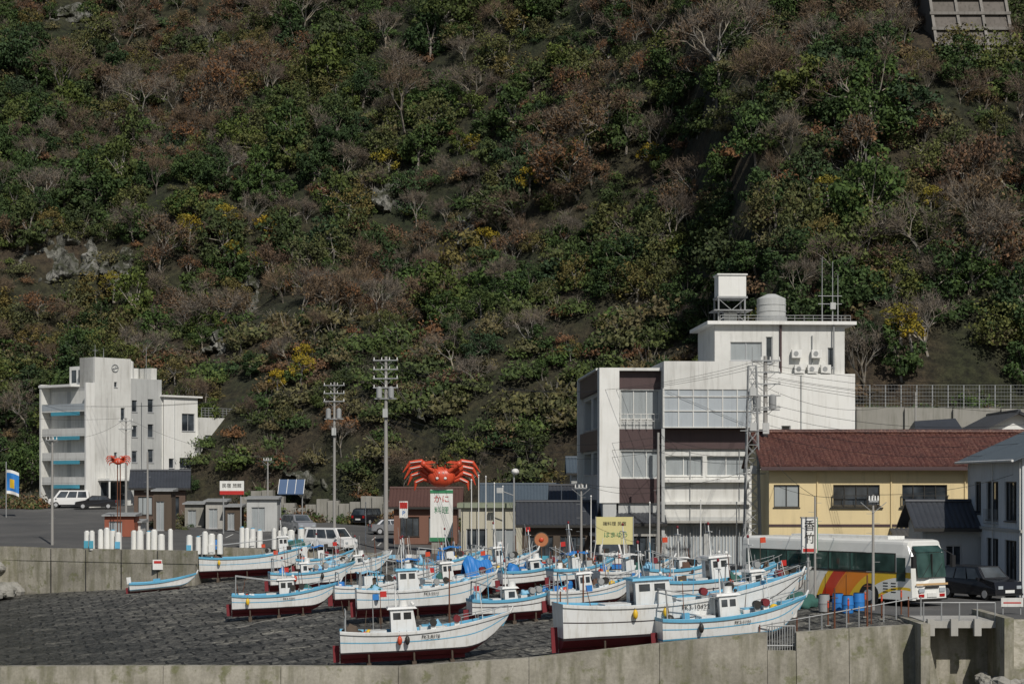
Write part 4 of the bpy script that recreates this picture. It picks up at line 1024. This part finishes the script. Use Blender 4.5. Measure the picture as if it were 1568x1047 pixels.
        for k in range(9):
            xx=rnd.choice([rnd.uniform(.06,.2),rnd.uniform(.5,.8)])*L; bb=halfb(xx/L)*.5; yy_=rnd.uniform(-bb,bb); z=dkz(xx/L)
            w_=rnd.uniform(.12,.28); hh=rnd.uniform(.25,.7)
            q=rnd.random()
            if q<.2: b.ell((xx,yy_,z+.35),(w_*.8,w_*.8,w_*.8),rnd.choice([BOATY,ORANGE,DARKF,WHITE2]),8,6)
            elif q<.5:
                sd=rnd.random()*50; b.ell((xx,yy_,z+.3),(w_*1.8,w_*1.4,.45),rnd.choice(NETS+[WOOD,TARP2,TARP2,BLUE]),14,9,lambda d:1+.5*noise.noise((d[0]*2.5+sd,d[1]*2.5,d[2]*2.5)))
            else: b.box(xx-w_,xx+w_,yy_-w_*.8,yy_+w_*.8,z,z+hh,rnd.choice([WHITE2,BLUE,BOATB,WOOD,GREYW,TEAL,STEEL]))
        b.part('bow_rail')
        pts=[]
        for t in (.7,.8,.9,.985):
            pts.append((t*L,halfb(t)-.05,sheer(t)))
        for sy in (-1,1):
            last=None
            for p in pts:
                q=(p[0],p[1]*sy,p[2]+.3); b.cyl((p[0],p[1]*sy,p[2]-.02),q,.018,.018,STEEL,5)
                if last: b.cyl(last,q,.018,.018,STEEL,5)
                last=q
        b.part('stripe')
        for sy in (-1,1):
            V=[];f=[]
            for i in range(ns+1):
                r=rows[i]; a=r[4]; V+= [(a[0],(a[1]+.012)*sy,a[2]),(a[0],(a[1]+.016)*sy,a[2]+.045)]
            for i in range(ns): q=i*2; f.append((q,q+2,q+3,q+1) if sy<0 else (q,q+1,q+3,q+2))
            b.add(V,f,rnd.choice([BOATB,BOATB,BOATK]),True)
        for k in range(rnd.choice([0,1,1,2])):
            t=.1+.25*k+rnd.uniform(0,.3); bb=halfb(t); b.ell((t*L,-(bb+.14),sheer(t)-.4),(.12,.12,.22),rnd.choice([BOATY,ORANGE,DARKF]),8,6); b.cyl((t*L,-(bb+.1),sheer(t)-.2),(t*L,-(bb-.05),sheer(t)+.03),.015,.015,DARKF,4)
        if tarp:
            b.part('tarp'); V=[];f=[]; nn=22; zr=sheer(.6)
            for i in range(nn+1):
                for j in range(nn+1):
                    a=-1+2*i/nn;c=-1+2*j/nn
                    hgt=1.35*max(0,1-abs(c)**1.2)*(1-.45*abs(a)**2)*(1-.25*math.sin(a*3+1)); fold=.10*math.sin(a*17+2*c)+.12*noise.noise((a*3,c*3,1))
                    V.append((L*.58+a*L*.15,c*Bm*.48,zr-.15+hgt+fold*(abs(c)*.9+.2)))
            for i in range(nn):
                for j in range(nn):
                    p=i*(nn+1)+j; f.append((p,p+nn+1,p+nn+2,p+1))
            b.add(V,f,BLUE,False)
    if reg:
        t=.52; fs=.022*L+.04
        if not flip: b.text(reg,(L*t,-(halfb(t)*.985+.03),sheer(t)-.34),fs,DARKF,(84,0,0),.004)
    b.build()
boat(654,1013,262,6,1,cab=.36,reg='FK3-8178',rimm=BOATW)
boat(1048,992,385,12,2,cab=.36,cabs=1.0,reg='FK3-10422')
boat(1125,990,235,12,3,cab=.45,cabs=.9,reg='FK3-1133',red=False,rimm=BOATB)
boat(440,943,165,8,4,cab=.5,reg='FK3-2291')
boat(655,944,215,8,5,cab=.36,reg='FK3-5512')
boat(575,928,125,16,6,cab=.4,cabs=.8,style=1)
boat(795,952,150,16,7,cab=.4,cabs=.9,rimm=BOATB,style=2)
boat(910,935,140,12,8,cab=.4,cabs=1)
boat(393,884,170,5,9,cab=.75,cabs=.6)
boat(252,903,102,6,11,small=True,name='skiff',red=False,rimm=BOATB)
boat(480,905,130,14,12,cab=.4,cabs=.6,rimm=BOATB,style=2)
boat(625,908,120,10,13,cab=.5,style=1)
boat(722,915,145,16,14,cab=.25,cabs=.8,tarp=True)
boat(825,903,115,18,15,cab=.45,rimm=BOATB,style=2)
boat(975,905,125,22,16,cab=.4,style=1)
boat(1115,928,205,18,17,cab=.42,rimm=BOATB)
boat(545,888,110,12,18,cab=.55,cabs=.8,style=2)
boat(690,886,105,12,19,cab=.5,rimm=BOATB,style=1)
boat(1180,925,140,26,21,cab=.3,style=2)
boat(1015,985,90,14,23,small=True,name='skiff',red=False)
boat(775,888,105,20,24,cab=.4,cabs=.8)
boat(895,898,105,24,25,cab=.35,rimm=BOATB,style=1)
boat(1050,905,125,20,26,cab=.45,cabs=.8,style=2)
boat(500,878,90,8,27,cab=.4,cabs=.7,rimm=BOATB,style=1)
boat(840,935,80,14,28,small=True,name='skiff',red=False,rimm=BOATB)
# white containers on quay
def tubs(u0,u1,v,name='fish_tub_stack',rows=2):
    rnd=random.Random(int(u0)); x0,y0,g=ground_hit(u0,v); x1=wx(u1,y0)
    b=Bld(name,(0,0,0))
    x=x0
    while x<x1:
        w=rnd.uniform(.42,.62); h=rnd.uniform(1.3,1.75); yy=y0+rnd.uniform(-.3,.3); z=g
        b.cyl((x,yy,z),(x,yy,z+h),w*.5,w*.47,WHITE2,10); b.cyl((x,yy,z+h),(x,yy,z+h+.08),w*.3,w*.3,rnd.choice([WHITE2,WHITE2,BOATB]),10)
        if rnd.random()<.4: b.box(x-w*.35,x+w*.35,yy-w*.5-.05,yy-w*.5,z+h*.1,z+h*.5,rnd.choice([BOATB,WHITE2,TEAL]))
        x+=w*rnd.choice([1.0,1.02,1.1,1.3])
    b.build()
tubs(132,190,845);tubs(205,268,844);tubs(290,345,848);tubs(370,400,845); tubs(420,470,846)
def barrel(u,v,mat,name='plastic_barrel',r=.28,h=.8):
    x,y,g=ground_hit(u,v); b=Bld(name,(x,y,g)); b.cyl((0,0,0),(0,0,h*.5),r*.92,r,mat,14); b.cyl((0,0,h*.5),(0,0,h),r,r*.9,mat,14); b.cyl((0,0,h*.5-.02),(0,0,h*.5+.03),r*1.05,r*1.05,mat,14); b.cyl((0,0,h),(0,0,h+.03),r*.8,r*.8,BLACK,14); b.build()
for u,v,m in ((1283,935,BLUE),(1298,938,BLUE),(1315,934,BLUE),(1262,936,STEEL),(870,905,BLUE),(1212,945,WHITE2),(330,860,BLUE)): barrel(u,v,m)
def post(u,v,h=1.0,m=None):
    x,y,g=ground_hit(u,v); b=Bld('safety_post',(x,y,g))
    b.cyl((0,0,0),(0,0,h),.035,.035,RUST,8); b.cyl((0,0,h*.75),(0,0,h*.95),.042,.042,ORANGE,8); b.cyl((0,0,h),(0,0,h+.05),.045,.02,ORANGE,8)
    b.box(-.12,.12,-.12,.12,0,.05,CONC); b.build()
for u,v in ((1325,945),(1350,948),(1268,958),(1299,955),(1380,942)): post(u,v,1.1)
b=Bld('pipe_railing')
for i in range(14):
    x=11+i*.55; y=88.4; g=gz(x,y); b.cyl((x,y,g),(x,y,g+.9),.03,.03,RUST if i%3==0 else STEEL,5)
b.cyl((11,88.4,-.4),(18,88.4,.85),.03,.03,STEEL,5)
b.build()
def crates(u,v,seed):
    rnd=random.Random(seed);x,y,g=ground_hit(u,v); b=Bld('crate_pile',(x,y,g))
    for i in range(12):
        a=rnd.uniform(-1.4,1.4);c=rnd.uniform(-.6,.6);z=rnd.choice([0,.3,.6]); m=rnd.choice([BLUE,WHITE2,BOATY,ORANGE,GREYW,TEAL,WOOD,STEEL,TARP2])
        b.box(a-.3,a+.3,c-.2,c+.2,z,z+.28,m); b.box(a-.26,a+.26,c-.16,c+.16,z+.28,z+.285,DARKF)
    for i in range(4):
        a=rnd.uniform(-1.4,1.4); b.cyl((a,.3,0),(a+rnd.uniform(-.4,.4),.3,rnd.uniform(1.2,2.4)),.03,.02,rnd.choice([STEEL,WOOD,RUST,WHITE2]),5)
    b.build()
for i,(u,v) in enumerate(((845,870),(900,880),(780,870),(1200,915),(620,860),(960,885),(1050,880),(700,862),(865,890),(540,870),(740,868),(815,880),(930,870),(1010,900))): crates(u,v,i)
def netpile(u,v,seed,m):
    x,y,g=ground_hit(u,v); b=Bld('net_pile',(x,y,g)); sd=seed*3.3
    b.ell((0,0,.2),(1.0,.7,.55),m,28,16,lambda d:1+.5*noise.noise((d[0]*2.5+sd,d[1]*2.5,d[2]*2.5))+.15*noise.noise((d[0]*9+sd,d[1]*9,d[2]*9))); b.build()
netpile(835,885,1,NETS[0]); netpile(1220,930,2,NETS[1]); netpile(930,895,3,NETS[0]); netpile(455,858,5,NETS[1])
for u,v,vt in ((893,1000,880),(688,960,870),(858,990,905),(1278,975,900),(1328,965,880)):
    x,y,g=ground_hit(u,v); b=Bld('mooring_stake',(x,y,g)); h=wz(vt,y)-g; b.cyl((0,0,-.2),(0,0,h),.045,.035,RUST,6); b.cyl((-.15,0,h*.8),(.15,0,h*.8),.02,.02,RUST,5); b.build()
b=Bld('mooring_ropes')
for (u,v,u2,v2) in ((610,1005,560,985),(455,942,360,962),(900,985,830,1000),(250,900,180,930)):
    p=ground_hit(u,v);q=ground_hit(u2,v2);last=None
    for i in range(16):
        t=i/15; xx=p[0]+(q[0]-p[0])*t+.25*math.sin(t*9);yy_=p[1]+(q[1]-p[1])*t; c=Vector((xx,yy_,gz(xx,yy_)+.06))
        if last is not None: b.cyl(last,c,.02,.02,CONC,4,False)
        last=c
b.build()
# ------------------------------------------------------------------ vegetation prototypes
protos=bpy.data.collections.new('tree_prototypes')
class TM:
    def __init__(s): s.v=[];s.f=[];s.m=[]
    def tube(s,p0,p1,r0,r1,mi,n=4):
        d=(p1-p0)
        if d.length<1e-5:return
        d=d.normalized();a=d.orthogonal().normalized();c=d.cross(a);k=len(s.v)
        for p,r in((p0,r0),(p1,r1)):
            for i in range(n):
                t=6.283*i/n; s.v.append(tuple(p+a*(r*math.cos(t))+c*(r*math.sin(t))))
        for i in range(n): s.f.append((k+i,k+(i+1)%n,k+n+(i+1)%n,k+n+i)); s.m.append(mi)
    def leaf(s,p,sz,mi,rnd,nv=None):
        n=Vector((rnd.gauss(0,1),rnd.gauss(0,1),rnd.gauss(0,1)))
        if nv is not None: n=n*.55+nv*1.0
        n.normalize(); a=n.orthogonal().normalized(); c=n.cross(a); t=rnd.uniform(0,6.28)
        u=(a*math.cos(t)+c*math.sin(t))*sz; w=(c*math.cos(t)-a*math.sin(t))*sz*rnd.uniform(.45,.8); k=len(s.v)
        s.v+= [tuple(p-u),tuple(p-w*.9+u*.1),tuple(p+u),tuple(p+w)]; s.f.append((k,k+1,k+2,k+3)); s.m.append(mi)
    def out(s,name,mats):
        me=bpy.data.meshes.new(name); me.from_pydata(s.v,[],s.f)
        for m in mats: me.materials.append(m)
        me.polygons.foreach_set('material_index',s.m); me.update()
        o=bpy.data.objects.new(name,me); protos.objects.link(o); return o
def leafy(name,mat,seed,R=3.0,H=5.5,nb=34,lpb=58,sz=.2,flat=.85,cz=.42,low=-.75):
    rnd=random.Random(seed);t=TM(); top=Vector((rnd.uniform(-.4,.4),rnd.uniform(-.4,.4),H*cz))
    t.tube(Vector((0,0,-1)),top,.2,.1,0,5)
    for i in range(nb):
        a=rnd.uniform(0,6.28);e=math.asin(rnd.uniform(low,1)); rr=R*rnd.uniform(.5,1.0)
        c=Vector((math.cos(a)*math.cos(e)*rr,math.sin(a)*math.cos(e)*rr,H*cz+math.sin(e)*rr*flat))
        if rnd.random()<.4: t.tube(top*rnd.uniform(.6,1),c,.06,.02,0,3)
        br=R*rnd.uniform(.18,.38)
        for j in range(lpb):
            d=Vector((rnd.gauss(0,1),rnd.gauss(0,1),rnd.gauss(0,1)+.35)).normalized()
            p=c+Vector((d.x,d.y,d.z*.7))*br*rnd.uniform(.6,1.2)
            t.leaf(p,sz*rnd.uniform(.6,1.3),1,rnd,d)
    t.out(name,[BARK,mat])
def bare(name,seed,H=7,leafm=None,nleaf=0,haze=900,spread=.55):
    rnd=random.Random(seed);t=TM(); tips=[]
    def br(p,d,l,r,lev):
        seg=2; q=p
        for i in range(seg):
            d2=(d+Vector((rnd.gauss(0,.12),rnd.gauss(0,.12),rnd.gauss(0,.06)+.04))).normalized()
            q2=q+d2*l/seg; t.tube(q,q2,r*(1-.25*i),r*(1-.25*(i+1)),0 if lev<4 else 2,3); q=q2; d=d2
        if lev>=3: tips.append((q,d))
        if lev<5:
            for k in range(rnd.choice([3,4]) if lev<2 else rnd.choice([2,2,3])):
                a=rnd.uniform(0,6.28); o=d.orthogonal().normalized(); o.rotate(Matrix.Rotation(a,3,d)); 
                nd=(d+o*rnd.uniform(spread*.6,spread*1.5)).normalized()
                br(q,nd,l*rnd.uniform(.62,.82),r*.58,lev+1)
    br(Vector((0,0,-1)),Vector((rnd.gauss(0,.1),rnd.gauss(0,.1),1)),H*.30,.16,0)
    for i in range(haze):
        q,d=rnd.choice(tips); dd=(d*.9+Vector((rnd.gauss(0,.6),rnd.gauss(0,.6),rnd.gauss(.2,.5)))).normalized()
        p=q+Vector((rnd.gauss(0,.2),rnd.gauss(0,.2),rnd.gauss(0,.2))); L=rnd.uniform(.4,.9); s=dd.orthogonal().normalized()*.024; s.rotate(Matrix.Rotation(rnd.uniform(0,6),3,dd)); k=len(t.v)
        t.v+=[tuple(p-s),tuple(p+s),tuple(p+dd*L)]; t.f.append((k,k+1,k+2)); t.m.append(2)
    for i in range(nleaf):
        q,d=rnd.choice(tips); p=q+Vector((rnd.gauss(0,.3),rnd.gauss(0,.3),rnd.gauss(0,.25))); t.leaf(p,rnd.uniform(.10,.2),1,rnd)
    t.out(name,[BARK,leafm or LEAFR,TWIG])
def scrub(name,mat,seed,R=1.8,n=560,sz=.17):
    rnd=random.Random(seed);t=TM()
    for i in range(n):
        a=rnd.uniform(0,6.28);e=math.asin(rnd.uniform(0,1)); k=1+.6*noise.noise((math.cos(a)*1.8+seed,math.sin(a)*1.8,e*1.8))
        d=Vector((math.cos(a)*math.cos(e),math.sin(a)*math.cos(e),math.sin(e)*.7)); t.leaf(d*R*k*rnd.uniform(.5,1.2),sz*rnd.uniform(.6,1.4),0,rnd,d)
    for i in range(16):
        d=Vector((rnd.gauss(0,1),rnd.gauss(0,1),abs(rnd.gauss(0,1)))).normalized(); t.tube(Vector((0,0,0)),d*R*rnd.uniform(.9,1.3),.03,.01,1,3)
    t.out(name,[mat,BARK])
for i in range(4): leafy('a_evergreen_%d'%i,LEAFG,10+i,R=[3,2.6,3.4,2.3][i],H=[5.5,5.5,6,6.5][i],flat=[.85,1.0,.75,1.3][i])
for i in range(2): leafy('b_olive_%d'%i,LEAFO,20+i,nb=30,lpb=50,sz=.17)
for i in range(4): bare('c_bare_%d'%i,30+i,H=[7,8,6.5,7.5][i],spread=[.6,.5,.7,.55][i],haze=1300)
for i in range(3): bare('d_rust_%d'%i,40+i,H=6.5,leafm=LEAFR,nleaf=900,haze=700,spread=.65)
leafy('e_yellow_0',LEAFY,50,R=2,H=4,nb=18,lpb=45,sz=.14)
for i in range(2): scrub('f_scrub_%d'%i,LEAFS,60+i)
scrub('g_scrubrust_0',LEAFR,70)
scrub('h_scrubgreen_0',LEAFG,71)
names=sorted(o.name for o in protos.objects); IDX={n:i for i,n in enumerate(names)}
def pick(pref): return IDX[random.choice([n for n in names if n.startswith(pref)])]
# rock outcrops: a few broken cliff faces standing out of the slope
OUT=[(95,398,85,62),(185,418,40,45),(400,462,50,42),(600,298,30,52),(715,350,20,34),(345,530,34,26),(650,630,22,16),(110,22,48,22),(470,742,46,22),(560,378,22,16)]
OC=[]
for k,(u,v,ru,rv) in enumerate(OUT):
    x,y,z=hill_hit(u,v); s=F/y; hw=ru/s*1.25; hh=rv/s*1.25; sd=k*7.7
    b=Bld('rock_outcrop',(x,y,z)); n1,n2=56,44; V=[];f=[]
    for j in range(n2+1):
        for i in range(n1+1):
            a=-1+2*i/n1; c=-1+2*j/n2
            X=a*hw; Z=c*hh; rr=math.sqrt(a*a+c*c)
            q=Vector((X*.22+sd,Z*.12,0)); 
            ridge=1-abs(noise.noise(q)*2); blk=noise.cell(Vector((X*.5+sd,Z*.3+X*.25,0)))
            dep=1.5*ridge+1.2*noise.noise(q*3)+.7*noise.noise(q*8)+.6*blk+.35*noise.noise(q*20)
            edge_=max(0,1-max(0,rr-.5+.7*noise.noise(Vector((a*2.3+sd,c*2.3,3))))*2.2)
            Y=Z*1.05+.2-(dep+.7)*edge_+(1-edge_)*5
            V.append((X+.4*noise.noise(q*9+Vector((0,0,4))),Y,Z+.4*noise.noise(q*9)))
    for j in range(n2):
        for i in range(n1):
            p=j*(n1+1)+i; f.append((p,p+1,p+n1+2,p+n1+1))
    b.add(V,f,ROCK,False); b.build()
    OC.append((u,v,ru*.8,rv*.8,y))
# concrete slope grid upper right
x,y,z=hill_hit(1440,70)
GR=paint('weathered_slope_concrete',(.15,.135,.12),.95,.7,(.06,.055,.045)); GRB=paint('slope_grid_beam',(.25,.235,.215),.95,.7,(.10,.095,.08))
b=Bld('slope_stabilisation_grid',(x-.5,y,z)); SL=.6; Z0,Z1=-7,14
b.prism([(0,.3+Z0*SL,Z0),(8.3,.3+Z0*SL,Z0),(8.3,16,Z0),(0,16,Z0)],[(0,.3+Z1*SL,Z1),(8.3,.3+Z1*SL,Z1),(8.3,26,Z1),(0,26,Z1)],GR)
for i in range(4): xx=i*2.7; b.prism([(xx,Z0*SL,Z0),(xx+.3,Z0*SL,Z0),(xx+.3,.4+Z0*SL,Z0),(xx,.4+Z0*SL,Z0)],[(xx,Z1*SL,Z1),(xx+.3,Z1*SL,Z1),(xx+.3,.4+Z1*SL,Z1),(xx,.4+Z1*SL,Z1)],GRB)
for j in range(-3,8): zz=j*1.9; b.box(-.15,8.5,zz*SL-.1,zz*SL+.4,zz,zz+.3,GRB)
b.build()
OC.append((1486,30,56,52,y+14))
pts_=[];idx=[];scl=[];rot=[]
def blocked(u,v,y,m=0):
    for (ou,ov,ru,rv,oy) in OC:
        if y<oy+3 and y>oy-16 and (((u-ou)/(ru+m))**2+((v-ov)/(rv+m))**2<1 or ((u-ou)/(ru*.7+m))**2+((v-18-ov)/(rv*.7+m))**2<1): return True
    return False
def addp(x,y,z,i,s,sz=None):
    pts_.append((x,y,z));idx.append(i);scl.append((s,s,sz or s));rot.append((random.gauss(0,.1),random.gauss(0,.1),random.uniform(0,6.28)))
def nzf(x,y,f,o): return noise.noise((x*f+o,y*f-o,o*.7))
SP=3.15
x=-135.0
while x<140:
    y=yb(x)+1
    while y<yb(x)+190:
        xx=x+random.uniform(-1.6,1.6);yy=y+random.uniform(-1.6,1.6)
        dy=yy-yb(xx); y+=SP
        if dy<1: continue
        if abs(wx(CU+880,yy))<abs(xx): continue
        z=hz(xx,yy); u=CU+xx/yy*F; v=HV-(z+2.5-EYE)/yy*F
        if v<-110: continue
        if blocked(u,v,yy,3): continue
        g=nzf(xx,yy,.03,3)+.6*nzf(xx,yy,.08,8)+.10
        r=random.random()
        lowz=dy<26 and -48<xx<18
        if lowz:
            if r<.36: addp(xx,yy,z,pick('f_'),random.uniform(.9,1.7))
            elif r<.50: addp(xx,yy,z,pick('h_'),random.uniform(.8,1.4))
            elif r<.58: addp(xx,yy,z,pick('g_'),random.uniform(.7,1.2))
            elif r<.68: addp(xx,yy,z,pick('c_'),random.uniform(.5,.85))
            elif r<.84: addp(xx,yy,z,pick('b_'),random.uniform(.35,.7))
            elif r<.97: addp(xx,yy,z,pick('a_'),random.uniform(.35,.75))
            continue
        big=random.uniform(.55,1.05)*(1.35 if random.random()<.2 else 1)
        if r<.014: k='e_'
        elif g>.1: k=random.choice(['a_','a_','a_','a_','b_','c_','a_'])
        elif g>-.12: k=random.choice(['a_','a_','b_','c_','c_','d_','b_','d_','a_'])
        else: k=random.choice(['c_','d_','d_','c_','d_','a_','b_'])
        addp(xx,yy,z-.5,pick(k),big,big*random.uniform(.85,1.25))
    x+=SP
for i in range(4000):
    xx=random.uniform(-120,125);dy=random.uniform(0,150);yy=yb(xx)+dy+.5
    if abs(xx)>wx(CU+850,yy): continue
    z=hz(xx,yy);u=CU+xx/yy*F;v=HV-(z+.8-EYE)/yy*F
    if v<-60 or (blocked(u,v,yy,-6) and random.random()<.85): continue
    addp(xx,yy,z-.2,pick(random.choice(['f_','f_','g_','h_','h_'])),random.uniform(.45,1.2))
for (u0,u1,d,n,s) in ((285,345,196,16,.8),(235,285,188,8,.5),(360,480,204,26,.9),(480,610,203,26,.9),(0,60,215,14,1.0),(1320,1568,171,26,.6),(700,880,196,22,.9),(355,400,210,10,1.1),(280,360,192,12,.5),(290,400,194,10,.45)):
    for i in range(n):
        u=random.uniform(u0,u1);yy=d+random.uniform(-2,2);xx=wx(u,yy); zz=max(G(xx,yy),hz(xx,yy))
        if d==171: zz=11.8
        addp(xx,yy,zz-.1,pick(random.choice(['f_','h_','f_','g_'])),s*random.uniform(.5,1.1))
def specific(u,v,k,s):
    x,y,z=hill_hit(u,v); addp(x,y-3,z-.5,pick(k),s)
for u,v in ((295,362),(288,350),(348,345),(352,365),(735,430),(738,408),(742,385),(470,560),(465,575),(1385,520),(1370,510),(20,85),(182,450),(1415,325),(1260,305),(365,395),(810,290),(430,590)): specific(u,v,'e_',random.uniform(.6,.95))
for u,v,k,s in ((600,150,'c_',1.5),(900,250,'d_',1.5),(930,215,'d_',1.3),(880,290,'d_',1.3),(1100,120,'c_',1.5),(1180,160,'c_',1.4),(230,190,'c_',1.4),(1330,190,'c_',1.4),(470,50,'c_',1.3),(620,190,'c_',1.3),(1480,420,'c_',1.4),(1500,380,'d_',1.4),(250,400,'d_',1.2),(540,430,'c_',1.2),(1000,70,'c_',1.3)): specific(u,v,k,s)
me=bpy.data.meshes.new('hillside_forest'); me.from_pydata(pts_,[],[])
a=me.attributes.new('idx','INT','POINT'); a.data.foreach_set('value',idx)
a=me.attributes.new('scl','FLOAT_VECTOR','POINT'); a.data.foreach_set('vector',np.array(scl,dtype=np.float32).ravel())
a=me.attributes.new('rot','FLOAT_VECTOR','POINT'); a.data.foreach_set('vector',np.array(rot,dtype=np.float32).ravel())
fo=bpy.data.objects.new('hillside_forest',me); COL.objects.link(fo)
ng=bpy.data.node_groups.new('forest_scatter','GeometryNodeTree')
ng.interface.new_socket(name='Geometry',in_out='INPUT',socket_type='NodeSocketGeometry'); ng.interface.new_socket(name='Geometry',in_out='OUTPUT',socket_type='NodeSocketGeometry')
gi=ng.nodes.new('NodeGroupInput');go=ng.nodes.new('NodeGroupOutput'); ip=ng.nodes.new('GeometryNodeInstanceOnPoints'); ci=ng.nodes.new('GeometryNodeCollectionInfo')
ci.inputs['Collection'].default_value=protos; ci.inputs['Separate Children'].default_value=True; ci.inputs['Reset Children'].default_value=True
def na(n,t):
    q=ng.nodes.new('GeometryNodeInputNamedAttribute'); q.data_type=t; q.inputs['Name'].default_value=n; return [o for o in q.outputs if o.enabled and o.name=='Attribute'][0]
L_=ng.links.new
L_(gi.outputs[0],ip.inputs['Points']);L_(ci.outputs[0],ip.inputs['Instance']);ip.inputs['Pick Instance'].default_value=True
L_(na('idx','INT'),ip.inputs['Instance Index']);L_(na('scl','FLOAT_VECTOR'),ip.inputs['Scale'])
e2=ng.nodes.new('FunctionNodeEulerToRotation'); L_(na('rot','FLOAT_VECTOR'),e2.inputs[0]); L_(e2.outputs[0],ip.inputs['Rotation'])
L_(ip.outputs[0],go.inputs[0])
md=fo.modifiers.new('scatter','NODES'); md.node_group=ng
print('instances',len(pts_))
# ------------------------------------------------------------------ light, world, camera
w=bpy.data.worlds.new('World'); scene.world=w; w.use_nodes=True; nt=w.node_tree
bg=nt.nodes['Background']; sky=nt.nodes.new('ShaderNodeTexSky'); sky.sky_type='NISHITA'; sky.sun_disc=False
el=math.radians(43); az=math.radians(160)
sky.sun_elevation=el; sky.sun_rotation=az; nt.links.new(sky.outputs[0],bg.inputs[0]); bg.inputs[1].default_value=.05
sl_=bpy.data.lights.new('sun','SUN'); sl_.energy=3.3; sl_.angle=math.radians(.5); sl_.color=(1,.95,.87)
so=bpy.data.objects.new('sun',sl_); COL.objects.link(so)
d=Vector((math.sin(az)*math.cos(el),math.cos(az)*math.cos(el),math.sin(el)))
so.rotation_euler=d.to_track_quat('Z','Y').to_euler(); so.location=d*200
cam=bpy.data.cameras.new('camera'); co=bpy.data.objects.new('camera',cam); COL.objects.link(co)
co.location=(0,0,EYE); co.rotation_euler=(math.radians(90),0,0); cam.sensor_width=36; cam.lens=36*F/1568; cam.shift_y=(HV-523.5)/1568
cam.clip_start=1; cam.clip_end=2000; scene.camera=co
scene.view_settings.view_transform='Standard'; scene.view_settings.look='None'; scene.view_settings.exposure=0
